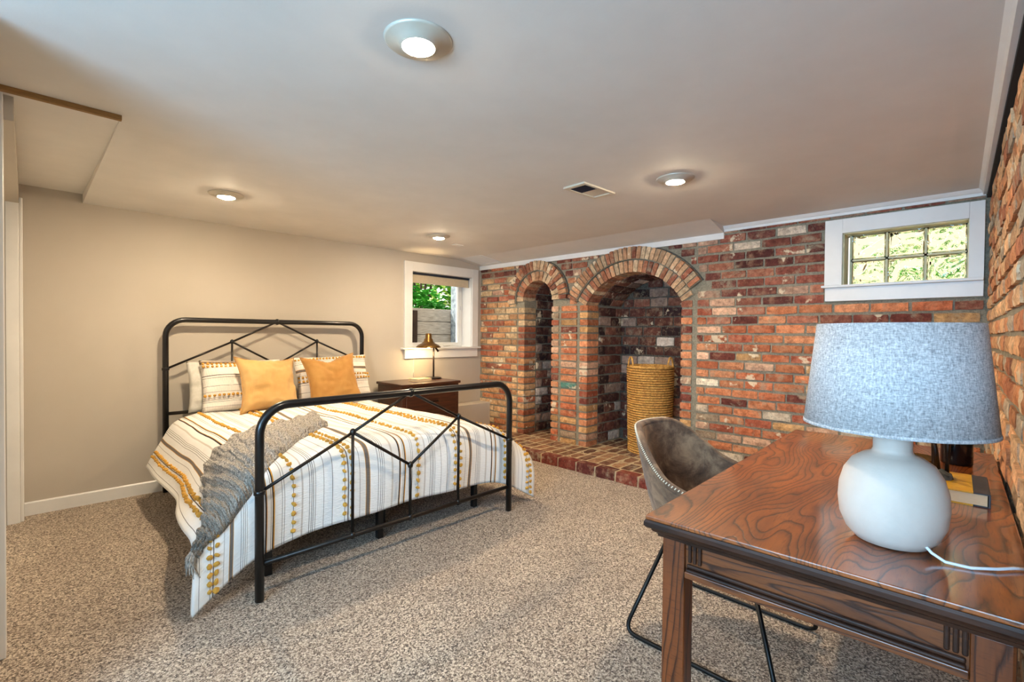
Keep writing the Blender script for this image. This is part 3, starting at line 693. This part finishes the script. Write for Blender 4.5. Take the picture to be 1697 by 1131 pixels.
MB().box(-.155,.155,-.082,-.062,-.012,0).box(-.155,.155,.062,.082,-.012,0).box(-.155,-.122,-.062,.062,-.012,0).box(.122,.155,-.062,.062,-.012,0).build('frame', M['register'], vr, bevel=.003)
MB().box(-.122,.122,-.062,.062,-.002,-.001).build('backing', M['register_dark'], vr)
MB().box(.0,.122,-.062,.062,-.006,-.002).build('damper_plate', M['register'], vr)
sl = MB().box(-.118,.0,-.0016,.0016,-.0095,-.002).mesh('slat'); sl.materials.append(M['register_dark'])
for k in range(11):
    s_ = place('slat', sl, vr); s_.location = (0, -.055+k*.011, 0); s_.rotation_euler.x = R(35)
MB().lathe([(.0001,-.016),(.005,-.014),(.005,-.011)], 10, (-.14,.03,0)).build('screw', M['ring'], vr); 
sa = math.atan2(2.098-ZC, XB-3.68)
rg = empty('return_grille', (3.80, 4.27, ZC-.052*(3.80-3.68)/.375), label='flat white return grille on the ceiling above the window', cat='vent')
rg.rotation_euler = (0, -sa, 0)
MB().box(-.17,.17,-.17,-.15,-.008,0).box(-.17,.17,.15,.17,-.008,0).box(-.17,-.15,-.15,.15,-.008,0).box(.15,.17,-.15,.15,-.008,0).build('frame', M['white'], rg, bevel=.002)
sl = MB().box(-.15,.15,-.008,.008,-.005,-.001).mesh('slat'); sl.materials.append(M['white'])
for k in range(12): s_ = place('slat', sl, rg); s_.location = (0, -.135+k*.0245, 0)
MB().box(-.055,.055,-.033,.033,-.006,0).build('ceiling_plate', M['white'], bevel=.003, label='small blank white plate on the ceiling', cat='plate').location = (3.075, 3.81, ZC)

# ---------------------------------------------------------------- bed frame
bed = empty('metal_bed', (1.566, 3.40, 0), label='black metal bed frame with diamond patterned headboard and footboard', cat='bed')
BX = .815
def endframe(name, y, zt, node_z, col_z, mid_z, rail_z, foot):
    y = y-3.40; o = None; rb = .13
    path = [(-BX,y,0.006),(-BX,y,zt-rb)]
    for i in range(1, 9): a = R(180-90*i/8); path.append((-BX+rb+rb*math.cos(a), y, zt-rb+rb*math.sin(a)))
    for i in range(0, 9): a = R(90-90*i/8); path.append((BX-rb+rb*math.cos(a), y, zt-rb+rb*math.sin(a)))
    path += [(BX,y,0.006)]
    o = MB().tube(path, .0205, 14).build(name, M['black_metal'], bed, smooth=True)
    T = (0,y,zt); L1, R1 = (-.358,y,node_z), (.358,y,node_z); C0 = (0,y,mid_z)
    rods = [((-BX,y,col_z),L1),(L1,T),(T,R1),(R1,(BX,y,col_z)),(L1,C0),(C0,R1),(L1,(-.358,y,rail_z)),(R1,(.358,y,rail_z)),(C0,(0,y,rail_z))]
    for a, b in rods: MB().tube([a,b], .0085, 8).build('rod', M['tube_brown'], o, smooth=True)
    MB().tube([(-BX,y,rail_z),(BX,y,rail_z)], .0135, 10).build('cross_rail', M['tube_brown'], o, smooth=True)
    for p in (T, L1, R1, C0, (-.358,y,rail_z), (.358,y,rail_z), (0,y,rail_z)):
        MB().ball(p, (.0235 if p == T else .0165, .027 if p == T else .021), 8).build('knuckle', M['black_metal'], o, smooth=True)
    for s in (-1, 1): MB().lathe([(.021,-.012),(.0255,-.008),(.0255,.008),(.021,.012)], 14, (s*BX,y,col_z)).build('collar', M['black_metal'], o, smooth=True)
endframe('footboard', 2.36, .905, .723, .508, .482, .175, True)
endframe('headboard', 4.47, 1.338, 1.163, .956, .96, .61, False)
for s in (-1, 1): MB().box(s*.765-.015,s*.765+.015,-.94,1.05,.25,.31).build('side_rail', M['black_metal'], bed, bevel=.003)
MB().box(-.02,.02,-.90,1.05,.24,.29).build('centre_rail', M['black_metal'], bed)
slat = MB().box(-.77,.77,-.03,.03,.305,.325).mesh('slat'); slat.materials.append(M['black_metal'])
for k in range(13): place('slat', slat, bed).location.y = -.88+k*.155
for (x, y) in ((-.70,-.80),(-.06,-.80),(.06,-.62),(.70,-.80),(-.70,.6),(.70,.6)): MB().box(x-.018,x+.018,y-.018,y+.018,0,.26).build('leg', M['black_metal'], bed, bevel=.003)
mt = empty('mattress', (1.566, 3.44, .325), label='white mattress under the striped duvet', cat='mattress')
MB().box(-.76,.76,-.985,.985,0,.25).build('body', M['mattress'], mt, bevel=.05, seg=4)
MB().box(-.763,.763,-.988,.988,.115,.128).build('piping', M['linen'], mt, bevel=.004)

# ---------------------------------------------------------------- duvet
def D0(u, v):
    dl = softplus(-u, .045); dr = softplus(u-1.6, .045); fl = smooth(.9, 1.75, v)
    e = softplus(v-1.87, .04)
    kx = .40+.25*fl; kz = .80-.16*fl
    krx, krz = .45+.26*fl, .78-.24*fl
    x = .77+u+(1-kx)*dl-(1-krx)*dr
    y = 4.3-v+e*1.0
    z = .598+.04*math.sin(math.pi*max(0, min(1, u/1.6)))**.7-kz*dl-krz*dr
    out = min(1, dl/.42)
    z -= e*(1-.24*out-.15*min(1, dr/.42))
    y -= .05*out*smooth(1.8, 2.2, v)+.06*min(1, dr/.40)*smooth(1.7, 2.1, v)
    return Vector((x, y, z))
def D(u, v):
    p = D0(u, v)
    a = noise.noise(Vector((u*2.4, v*1.9, 3.1))); b = noise.noise(Vector((u*7, v*3.2, 9.2))); c_ = noise.noise(Vector((u*15, v*9, 1.7)))
    e = smooth(1.8, 2.05, v); dl = smooth(0, .25, -u); dr = smooth(0, .25, u-1.6); side = max(dl, dr)*(1-e)
    amp = .018*a+.009*b+.003*c_
    p.z += amp*(1-.8*e)*(1-.4*side)
    p.y -= e*(.010*math.sin(u*11+1.2+1.5*a)+.006*b+.012*math.sin(math.pi*max(0, min(1, (v-1.85)/.4))))*(1 if 0 < u < 1.6 else .5)
    p.x += (-dl+dr)*(.007*math.sin(v*6+2*a)+.014*a)*(1-.5*e)
    p.y = max(p.y, 2.398) if -.01 < u < 1.63 else p.y
    return p
def sheet(name, fn, u0, u1, v0, v1, nu, nv, m, parent=None, thick=.02, off=1, **t):
    vs_ = []; uv = []
    for j in range(nv+1):
        for i in range(nu+1):
            u = u0+(u1-u0)*i/nu; v = v0+(v1-v0)*j/nv; vs_.append(fn(u, v)); uv.append((u, v))
    fs = [(j*(nu+1)+i, j*(nu+1)+i+1, (j+1)*(nu+1)+i+1, (j+1)*(nu+1)+i) for j in range(nv) for i in range(nu)]
    me = bpy.data.meshes.new(name); me.from_pydata([tuple(p) for p in vs_], [], fs); me.materials.append(m)
    l = me.uv_layers.new(name='UVMap')
    for lp in me.loops: l.data[lp.index].uv = uv[lp.vertex_index]
    me.polygons.foreach_set('use_smooth', [True]*len(me.polygons))
    bm = bmesh.new(); bm.from_mesh(me)
    if sum(fc.normal.z for fc in bm.faces) < 0: bmesh.ops.reverse_faces(bm, faces=bm.faces)
    bm.to_mesh(me); bm.free()
    o = place(name, me, parent, **t)
    s = o.modifiers.new('solid', 'SOLIDIFY'); s.thickness = thick; s.offset = off
    return o
UL, UR, VH = -.42, 2.02, 2.27
duvet = empty('duvet', (1.57, 3.3, .6), label='white duvet with grey and gold stripes and rows of mustard tassels', cat='duvet')
DI = Matrix.Translation((-1.57, -3.3, -.6))
cov = sheet('cover', D, UL, UR, .0, VH, 150, 130, M['duvet'], duvet, .018, -1); cov.matrix_parent_inverse = DI
tm = []
for k in range(3):
    rn = random.Random(90+k); bm = bmesh.new(); bmesh.ops.create_icosphere(bm, subdivisions=1, radius=1)
    for v_ in bm.verts: v_.co *= rn.uniform(.7, 1.25)
    me = bpy.data.meshes.new('tassel'); bm.to_mesh(me); bm.free(); me.materials.append(M['tassel']); tm.append(me)
def dnormal(fn, u, v):
    a = fn(u+.01, v)-fn(u-.01, v); b = fn(u, v+.01)-fn(u, v-.01); n_ = b.cross(a)
    if n_.length < 1e-9: return Vector((0,0,1))
    n_.normalize()
    return -n_ if n_.z < -.25 else n_
TR = random.Random(5); trest = MB(); cand = []
rows = []
for k in (-1, 0, 1, 2): rows += [U0+k*.745-.012, U0+k*.745+.030]
for k in (-1, 0, 1): rows.append(U0+.462+k*.745)
for ri, u in enumerate(rows):
    v = .06+.022*(ri % 2)
    while v < VH-.005:
        cand.append((u+TR.uniform(-.003,.003), v, ri)); v += .046
def tuft(u, v):
    p = D(u, v); a = D(u+.02, v)-D(u-.02, v); b = D(u, v+.02)-D(u, v-.02); n_ = b.cross(a).normalized()
    if n_.dot(Vector((0,-.6,.8)) if 0 < u < 1.6 else Vector((-.6 if u < 0 else .6, -.3, .7))) < 0: n_ = -n_
    return p, n_
cand.sort(key=lambda c_: -c_[1])
for n_i, (u, v, ri) in enumerate(cand):
    p, n_ = tuft(u, v); s_ = .0125*TR.uniform(.85, 1.2)
    if n_i < 290:
        o = bpy.data.objects.new('tassel', TR.choice(tm)); col.objects.link(o); o.parent = duvet; o.matrix_parent_inverse = DI
        o.location = p+n_*.004; o.scale = (s_, s_*1.1, s_*.85); o.rotation_euler = (TR.uniform(0,3), TR.uniform(0,3), TR.uniform(0,3))
    else:
        me = TR.choice(tm); trest.add([p+n_*.004+v_.co*s_ for v_ in me.vertices], [tuple(q.vertices) for q in me.polygons])
o = trest.build('tassel_rows', M['tassel'], duvet, kind='stuff'); o.matrix_parent_inverse = DI

# ---------------------------------------------------------------- pillows
def pillow(name, W, H, T, m, centre, tilt, yaw=0, roll=0, pinch=.10, dent=0, label='', cat='pillow', group=None, seed=0, pw=.42, wr=.008, uvo=0, piping=None, tuftrows=None):
    n = 30; vs_ = []; uv = []; fs = []; rn = Vector((seed*3.3, seed*1.7, seed))
    for s in (1, -1):
        for j in range(n+1):
            for i in range(n+1):
                a = -1+2*i/n; b = -1+2*j/n
                px = a*(1-pinch*(1-b*b)*(abs(a)**3)); pz = b*(1-pinch*(1-a*a)*(abs(b)**3))
                t = max(0, (1-a**4)*(1-b**4))**pw if True else 0
                t *= (.55+.45*(1-.5*(a*a+b*b)))
                dz = 0
                if dent:
                    g_ = math.exp(-((a+.05)/.34)**2)*smooth(-.4, 1, b); pz -= dent*g_; t *= (1-.35*g_)
                w_ = noise.noise(Vector((a*2.2, b*2.2, s))+rn)*wr*2+noise.noise(Vector((a*6, b*6, s*2))+rn)*wr
                y = -s*(T/2*t)+w_*(t > .02)
                vs_.append((px*W/2, y, pz*H/2)); uv.append((pz*H/2+uvo, px*W/2))
        off = 0 if s == 1 else (n+1)*(n+1)
        for j in range(n):
            for i in range(n): q = off+j*(n+1)+i; fs.append((q, q+1, q+n+2, q+n+1) if s == 1 else (q, q+n+1, q+n+2, q+1))
    me = bpy.data.meshes.new(name); me.from_pydata(vs_, [], fs); me.materials.append(m); l = me.uv_layers.new(name='UVMap')
    for lp in me.loops: l.data[lp.index].uv = uv[lp.vertex_index]
    me.polygons.foreach_set('use_smooth', [True]*len(me.polygons))
    bm = bmesh.new(); bm.from_mesh(me); bmesh.ops.remove_doubles(bm, verts=bm.verts, dist=.0004); bmesh.ops.recalc_face_normals(bm, faces=bm.faces); bm.to_mesh(me); bm.free()
    root = empty(name, centre, label=label, cat=cat, group=group); root.rotation_euler = (tilt, roll, yaw)
    place('cover', me, root)
    edge = [vs_[i] for i in range(n+1)]+[vs_[j*(n+1)+n] for j in range(1, n+1)]+[vs_[n*(n+1)+i] for i in range(n-1, -1, -1)]+[vs_[j*(n+1)] for j in range(n-1, 0, -1)]
    if piping: MB().tube(edge, .0045, 6, True).build('piping', piping, root, smooth=True)
    if tuftrows:
        mb = MB(); rr = random.Random(seed)
        for b in tuftrows:
            a = -.94
            while a < .95:
                i = (a+1)/2*n; j = (b+1)/2*n; q = vs_[round(j)*(n+1)+round(i)]; me_ = rr.choice(tm)
                mb.add([Vector((a*W/2, q[1]-.004, b*H/2*(1-pinch*(1-a*a)*abs(b)**3)))+v_.co*.0115 for v_ in me_.vertices], [tuple(k.vertices) for k in me_.polygons]); a += .085
        mb.build('tassel_rows', M['tassel'], root, kind='stuff')
    return root
pillow('bed_pillow', .70, .40, .14, M['linen'], (1.22,4.375,.815), R(-12), label='plain pale pillow tucked between a striped sham and the headboard', seed=4, pinch=.05)
pillow('striped_sham', .72, .42, .15, M['sham'], (1.295,4.275,.815), R(-20), roll=R(1.5), label='striped tasselled sham behind the pale mustard cushion', seed=1, pinch=.05, group='striped shams', tuftrows=(.82,.70,-.42))
pillow('striped_sham', .70, .42, .15, M['sham'], (2.005,4.29,.828), R(-18), roll=R(-1), label='striped tasselled sham behind the amber cushion', seed=2, pinch=.05, group='striped shams', uvo=.11, tuftrows=(.86,.05,-.12))
pillow('mustard_cushion', .47, .47, .17, M['velvet'], (1.365,4.08,.825), R(-24), yaw=R(4), roll=R(3), pinch=.17, label='pale mustard velvet cushion leaning on the bed, smooth top edge', cat='cushion', seed=3, piping=M['velvet_b'], wr=.012, group='velvet cushions')
pillow('mustard_cushion', .48, .46, .17, M['velvet_b'], (1.915,4.12,.83), R(-22), yaw=R(-3), roll=R(-4), pinch=.16, dent=.16, label='deep amber velvet cushion with a karate chopped top edge', cat='cushion', seed=6, piping=M['velvet_b'], wr=.010, group='velvet cushions')

# ---------------------------------------------------------------- knit throw: lies on the duvet and follows its surface
#            (s, u-edge A, v-edge A, u-edge B, v-edge B)  A = head side edge, B = foot side edge
TH = [(.74,.74,.59,1.31),(.60,.84,.46,1.40),(.45,.94,.33,1.51),(.28,1.03,.20,1.66),(.13,1.09,.08,1.80),(.00,1.17,.00,1.89),(-.11,1.23,-.06,1.94),(-.18,1.32,-.11,1.95),(-.22,1.48,-.17,1.97),(-.26,1.62,-.22,1.98),(-.30,1.75,-.27,1.98),(-.345,1.84,-.32,1.96),(-.385,1.88,-.36,1.96),(-.415,1.91,-.40,1.97)]
def throw_pt(a, b):
    """a 0..1 along, b 0..1 across"""
    x = a*(len(TH)-1); i = min(int(x), len(TH)-2); f_ = x-i
    q = [TH[i][k]*(1-f_)+TH[i+1][k]*f_ for k in range(4)]
    u = q[0]*(1-b)+q[2]*b; v = q[1]*(1-b)+q[3]*b
    p, n_ = tuft(max(u, -.419), v)
    n_ = n_ if n_.z > -.2 else -n_
    h = .020+.016*abs(math.sin(b*math.pi*3.5+a*3+2*noise.noise(Vector((a*4, b*2, 0)))))+.008*noise.noise(Vector((a*16, b*9, 4)))+.010*math.sin(a*80+6*b)
    h *= smooth(0, .07, b)*smooth(0, .07, 1-b)*.9+.1
    return p+n_*h
throw = sheet('knit_throw', throw_pt, 0, 1, 0, 1, 150, 60, M['knit'], None, .012, -1, label='chunky grey marled knit throw draped over the bed corner', cat='blanket')
fr = MB(); rn = random.Random(8)
for k in range(26):
    a = 1.0; b = k/25; p = throw_pt(a, b); q = p+Vector((rn.uniform(-.03,.01), rn.uniform(-.03,.01), -rn.uniform(.04,.09)))
    fr.tube([p, (p+q)/2+Vector((-.01,-.006,0)), q], [.004,.004,.002], 5)
fr.build('fringe', M['fringe'], throw, kind='stuff')

# ---------------------------------------------------------------- nightstand and what stands on it
ns = empty('nightstand', (2.935, 4.265, 0), label='dark wood nightstand with drawers under the window', cat='nightstand')
MB().box(-.355,.355,-.225,.235,.08,.715).build('body', M['night_wood'], ns, bevel=.004)
MB().box(-.37,.37,-.245,.245,.715,.742).build('top', M['night_wood'], ns, bevel=.006)
for z0, z1 in ((.41,.69),(.11,.39)):
    d_ = MB().box(-.31,.31,-.237,-.222,z0,z1).build('drawer', M['night_wood'], ns, bevel=.005)
    MB().tube([(-.07,-.237,(z0+z1)/2),(-.06,-.262,(z0+z1)/2),(.06,-.262,(z0+z1)/2),(.07,-.237,(z0+z1)/2)], .005, 8).build('handle', M['bronze'], d_, smooth=True)
for sx in (-1,1):
    for sy in (-1,1): MB().box(sx*.325-.025,sx*.325+.025,sy*.20-.025,sy*.20+.025,0,.085).build('leg', M['night_wood'], ns, bevel=.004)
tl = empty('task_lamp', (3.19, 4.36, .742), label='aged brass task lamp with dome shade on the nightstand', cat='lamp')
MB().lathe([(.0001,0),(.088,0),(.090,.006),(.088,.018),(.02,.024),(.0001,.024)], 32).build('base', M['bronze'], tl, smooth=False, bevel=.003)
MB().tube([(0,0,.02),(0,0,.36)], .0095, 12).build('stem', M['bronze'], tl, smooth=True)
MB().tube([(.0,-.0,.375),(.055,-.012,.305)], [.010,.012], 10).build('handle', M['bronze'], tl, smooth=True)
MB().tube([(0,0,.35),(-.04,-.01,.40),(-.07,-.02,.43)], .007, 8).build('arm', M['brass'], tl, smooth=True)
sh = MB().lathe([(.135,.350),(.135,.358),(.115,.378),(.075,.398),(.052,.420),(.046,.445),(.036,.452),(.034,.500),(.028,.506),(.026,.500),(.030,.45),(.040,.440),(.046,.418),(.070,.394),(.110,.374),(.130,.352)], 36, (-.085,-.02,0))
sh.build('shade', M['brass'], tl, smooth=True)
MB().ball((-.085,-.02,.368), .024, 8).build('bulb', M['bulb_glow'], tl, smooth=True)
bk = empty('pale_book', (2.955, 4.27, .742), R(8), label='slim pale book lying on the nightstand', cat='book')
MB().box(-.10,.10,-.065,.065,.003,.022).build('pages', M['paper'], bk)
MB().box(-.103,.103,-.068,.068,0,.003).box(-.103,.103,-.068,.068,.022,.025).box(-.103,.103,.064,.068,.0,.025).build('cover', M['book_pale'], bk)

# ---------------------------------------------------------------- wicker hamper
hp = empty('wicker_hamper', (4.35, 2.343, HZ), label='tall woven seagrass hamper standing in the large arched alcove', cat='basket')
HH = .862
def hr(z): return .196+.018*z/HH
bd = MB(); nrw = 36; nst = 32
MB().lathe([(.0001,.01),(hr(0)-.012,.01),(hr(HH)-.012,HH-.01),(hr(HH)-.020,HH-.01),(hr(0)-.02,.03),(.0001,.03)], 40).build('lining', M['wicker'], hp, smooth=True)
wv = MB()
for i in range(nrw):
    z = .012+i*(HH-.03)/nrw
    pts = []
    for k in range(nst*2):
        a = math.pi*k/nst; r_ = hr(z)+.0085*(1 if (k+i) % 2 else -1)
        pts.append((r_*math.cos(a), r_*math.sin(a), z+.009*(1 if (k+i) % 2 else -1)*.35))
    wv.tube(pts, .0098, 5, True)
wv.build('weave', M['wicker'], hp, smooth=True, kind='stuff')
MB().tube([(hr(HH)*math.cos(2*math.pi*k/40), hr(HH)*math.sin(2*math.pi*k/40), HH-.012) for k in range(40)], .014, 8, True).build('rim', M['wicker'], hp, smooth=True)
for a in (R(148), R(-92)):
    c_ = Vector((hr(HH)*math.cos(a), hr(HH)*math.sin(a), HH-.02)); t_ = Vector((-math.sin(a), math.cos(a), 0))
    MB().tube([c_+t_*(.048*math.cos(math.pi*k/12))+Vector((0,0,.105*math.sin(math.pi*k/12))) for k in range(13)], .009, 7).build('handle', M['wicker'], hp, smooth=True)

# ---------------------------------------------------------------- desk
DA = R(1.55)
desk = empty('writing_desk', (1.182, .646, 0), DA, label='dark stained oak writing desk against the side brick wall', cat='desk')
DL, DW, DT = 1.66, .737, .76          # local: x along the wall, -y towards the wall
MB().box(0,DL,-DW,0,DT-.012,DT).build('top', M['oak_top'], desk, bevel=.003)
def ringmould(prof, name, m):         # profile (inset, z), swept round the rectangle
    mb = MB(); n = len(prof); vs_ = []
    for k in range(4):
        for d, z in prof: vs_.append([(d,-d,z),(DL-d,-d,z),(DL-d,-DW+d,z),(d,-DW+d,z)][k])
    mb.add(vs_, [(k*n+i, ((k+1) % 4)*n+i, ((k+1) % 4)*n+(i+1) % n, k*n+(i+1) % n) for k in range(4) for i in range(n)])
    return mb.build(name, m, desk)
ringmould([(.0,DT-.012),(.002,DT-.012),(.10,DT-.012),(.10,DT-.034),(.002,DT-.034),(-.003,DT-.028),(-.003,DT-.018)], 'edge_moulding', M['oak_dark'])
ringmould([(.010,DT-.034),(.08,DT-.034),(.08,DT-.058),(.026,DT-.058),(.024,DT-.050),(.014,DT-.044)], 'cove_moulding', M['oak_dark'])
AZ0, AZ1 = .608, DT-.056
lg = .062; li = .034
for x in (li, DL-li-lg):
    for y in (-li-lg, -DW+li):
        MB().box(x,x+lg,y,y+lg,0.0,AZ1).build('leg', M['oak_leg'], desk, bevel=.006)
for x, sx in ((li+.010, -1), (DL-li-.010, 1)):
    a = empty('end_apron', (0,0,0)); bpy.data.objects.remove(a)
    y0, y1 = -DW+li+lg, -li-lg
    xa, xb_ = (x, x+.02) if sx < 0 else (x-.02, x)
    ap = MB().box(xa,xb_,y0,y1,AZ0,AZ1).build('end_apron', M['oak_frame'], desk)
    f_ = xa if sx < 0 else xb_
    def fx(d0, d1): return (f_-d1, f_-d0) if sx < 0 else (f_+d0, f_+d1)
    for (h0, h1, d) in ((AZ0+.018,AZ0+.027,.014),(AZ0+.027,AZ0+.038,.008)):
        p0, p1 = fx(0, d); MB().box(p0,p1,y0+.004,y1-.004,h0,h1).build('bead', M['oak_dark'], ap, bevel=.004, seg=3)
    p0, p1 = fx(0, .010); MB().box(p0,p1,y0,y1,AZ0,AZ0+.017).build('lower_rail', M['oak_frame'], ap, bevel=.002)
    for yy in (y0+.006, y0+.019, y0+.032, y1-.012, y1-.025, y1-.038):
        p0, p1 = fx(0, .008); MB().box(p0,p1,yy-.0045,yy+.0045,AZ0+.042,AZ1-.002).build('reed', M['oak_dark'], ap, bevel=.003)
for y, nm in ((-li-.012, 'front_apron'), (-DW+li+.012, 'back_apron')):
    ap = MB().box(li+lg,DL-li-lg,y-.01,y+.01,AZ0,AZ1).build(nm, M['oak_frame'], desk)
    if nm == 'front_apron':
        for k in range(3):
            x0 = li+lg+.02+k*.48; d_ = MB().box(x0,x0+.46,y+.008,y+.018,AZ0+.012,AZ1-.012).build('drawer', M['oak_frame'], ap, bevel=.004)
            MB().ball((x0+.23,y+.026,(AZ0+AZ1)/2), .010, 6).build('knob', M['bronze'], d_, smooth=True)
# desk lamp
LC = (1.455, .148)
dl = empty('table_lamp', (LC[0], LC[1], DT), label='big table lamp with pebble white ceramic base and grey drum shade', cat='lamp')
MB().lathe([(.0001,.002),(.060,.002),(.072,.006),(.090,.026),(.103,.058),(.107,.095),(.105,.130),(.096,.165),(.080,.192),(.058,.208),(.042,.214),(.038,.222),(.038,.300),(.0001,.300)], 56).build('base', M['ceramic'], dl, smooth=True)
MB().tube([(0,0,.3),(0,0,.36)], .010, 10).build('lamp_holder', M['brass'], dl, smooth=True)
MB().lathe([(.183,.278),(.158,.522),(.155,.522),(.180,.278)], 64).build('shade', M['shade'], dl, smooth=True)
MB().lathe([(.181,.276),(.1845,.276),(.1835,.283),(.181,.283)], 64).build('shade_rim', M['shade'], dl, smooth=True)
MB().tube([(-.158,0,.5),(.158,0,.5)], .002, 6).tube([(0,-.158,.5),(0,.158,.5)], .002, 6).build('spider', M['brass'], dl)
MB().ball((0,0,.40), .03, 8).build('bulb', M['cord_white'], dl, smooth=True)
cp = [(-.052,-.062,.030),(-.060,-.078,.016),(-.066,-.10,.006),(-.058,-.14,.004),(-.030,-.18,.006),(.000,-.205,.006),(.02,-.225,.004)]
MB().tube(cp, .0033, 8).build('cord', M['cord_white'], dl, smooth=True)
# hardback on the desk
db = empty('yellow_book', (2.055, .035, DT), DA, label='thick yellow and grey hardback book on the desk', cat='book')
MB().box(-.118,.118,-.052,.085,.004,.036).build('pages', M['paper'], db)
MB().box(-.122,.122,-.022,.088,.036,.040).box(-.122,.122,-.022,.088,0,.004).build('cover_front', M['book_yellow'], db)
MB().box(-.122,.122,-.056,-.022,.036,.040).box(-.122,.122,-.056,-.022,0,.004).box(-.122,.122,-.059,-.054,0,.040).build('cover_spine', M['book_grey'], db, bevel=.0015)
# bronze figurine
fg = empty('bronze_figurine', (2.085, .088, DT+.040), R(20), label='small dark bronze bird figurine on a rough stone foot', cat='figurine')
rn = random.Random(3); st = MB(); bm = bmesh.new(); bmesh.ops.create_icosphere(bm, subdivisions=2, radius=1)
for v_ in bm.verts:
    k = 1+.25*noise.noise(v_.co*2.2); v_.co = Vector((v_.co.x*.056*k, v_.co.y*.030*k, max(-.0, v_.co.z*.026*k)))
me = bpy.data.meshes.new('stone_foot'); bm.to_mesh(me); bm.free(); me.materials.append(M['stone']); place('stone_foot', me, fg)
for (x, y, h) in ((.02,.012,.15),(-.015,-.012,.16)):
    MB().tube([(x,y,.012),(x+.004,y,.05),(x-.006,y+.002,.085),(x,y,h)], [.006,.005,.007,.010], 8).build('leg', M['bronze'], fg, smooth=True)
MB().tube([(-.075,.0,.155),(-.04,0,.165),(.0,0,.175),(.04,0,.195),(.055,0,.225),(.058,0,.25),(.072,0,.262),(.10,0,.258)], [.004,.018,.028,.022,.012,.009,.012,.002], 10).build('body', M['bronze'], fg, smooth=True)
MB().tube([(-.03,.02,.03),(-.035,.025,.09),(-.028,.03,.15)], [.011,.007,.004], 8).build('reed', M['bronze'], fg, smooth=True)
vz = empty('black_jar', (2.545, .062, DT), label='glossy black cylindrical jar on the desk by the wall', cat='jar')
MB().lathe([(.0001,0),(.045,0),(.048,.004),(.048,.165),(.044,.172),(.040,.172),(.040,.03),(.0001,.03)], 32).build('body', M['black_glaze'], vz, smooth=True)
MB().lathe([(.0485,.150),(.0495,.153),(.0495,.160),(.0485,.163)], 32).build('band', M['bronze'], vz, smooth=True)
gb = empty('brass_dish', (2.35, .17, DT), label='small brass dish half hidden behind the table lamp', cat='dish')
MB().lathe([(.0001,.002),(.030,.0),(.034,.006),(.055,.020),(.068,.042),(.066,.043),(.052,.024),(.0001,.012)], 32).build('bowl', M['brass'], gb, smooth=True)
MB().lathe([(.030,.0),(.036,.0),(.036,.004),(.030,.006)], 24).build('foot_ring', M['brass'], gb, smooth=True)

# ---------------------------------------------------------------- chair
ch = empty('tub_chair', (2.04, .78, 0), label='taupe suede tub chair with cream stitching pulled up to the desk', cat='chair')
def rim_z(a): return .838-.215*smooth(.25, 1.0, abs(a))         # a in -1..1 round the back
def shell_pt(a, h, k=0):
    """a -1..1 round the shell, h 0 bottom .. 1 rim"""
    th = R(90)-a*R(98); rz = rim_z(a); z = .415+(rz-.415)*h
    rx = (.185+.10*h**.6)*(1-k); ry = (.19+.125*h**.7)*(1-k)
    fwd = -.09*smooth(.75, 1.0, abs(a))
    return Vector((rx*math.cos(th)*1.02, ry*math.sin(th)+.02+fwd, z))
sv = []; fs = []; na, nh = 60, 14
for j in range(nh+1):
    for i in range(na+1): sv.append(shell_pt(-1+2*i/na, j/nh))
for j in range(nh):
    for i in range(na): q = j*(na+1)+i; fs.append((q, q+1, q+na+2, q+na+1))
me = bpy.data.meshes.new('shell'); me.from_pydata([tuple(p) for p in sv], [], fs); me.materials.append(M['suede']); me.polygons.foreach_set('use_smooth', [True]*len(me.polygons))
so = place('shell', me, ch); md = so.modifiers.new('solid', 'SOLIDIFY'); md.thickness = .034; md.offset = 0; md.use_rim = True
md = so.modifiers.new('bev', 'BEVEL'); md.width = .012; md.segments = 3; md.limit_method = 'ANGLE'; md.angle_limit = R(50)
rimp = [shell_pt(-1+2*i/na, 1.0) for i in range(na+1)]
MB().tube(rimp, .017, 10).build('rim_roll', M['suede'], so, smooth=True)
sm = MB(); 
for i in range(0, 150):
    a = -1+2*(i+.5)/150; p = shell_pt(a, 1); q = shell_pt(a+.004, 1); o_ = Vector((p.x, p.y-.02, 0)).normalized()
    sm.tube([p+o_*.0125+Vector((0,0,.0155)), q+o_*.0175+Vector((0,0,.008))], .0024, 5)
sm.build('stitching', M['stitch'], so, kind='stuff')
sc = MB(); prof = []
seat = [(.20*math.cos(2*math.pi*k/40)*(1.18 if abs(math.cos(2*math.pi*k/40)) > .5 else 1.1), .235*math.sin(2*math.pi*k/40)-.04) for k in range(40)]
MB().prism(seat, 'z', .41, .485).build('seat', M['suede'], ch, bevel=.025, seg=4, angle=60)
for x in (-.62, .62): MB().tube([shell_pt(x, .15+.08*k, .068) for k in range(10)], .0022, 6).build('seam', M['suede'], so, smooth=True)
for s in (-1, 1):
    X = s*.285; xt = s*.15
    pts = [(xt,.12,.412)]
    def rnd(p0, p1, p2, r_, n=6):
        p0, p1, p2 = Vector(p0), Vector(p1), Vector(p2); a = p1+(p0-p1).normalized()*r_; b = p1+(p2-p1).normalized()*r_
        return [((1-t)**2)*a+2*t*(1-t)*p1+t*t*b for t in [i/n for i in range(n+1)]]
    A_, B_, C_, E_ = (xt,.14,.415), (X,.27,.010), (X,-.32,.010), (xt,-.17,.415)
    MB().tube([Vector(A_)]+rnd(A_, B_, C_, .06)+rnd(B_, C_, E_, .06)+[Vector(E_)], .0085, 10).build('leg', M['chair_leg'], ch, smooth=True)
for y in (.13,-.16): MB().tube([(-.15,y,.41),(.15,y,.41)], .0085, 8).build('stretcher', M['chair_leg'], ch, smooth=True)
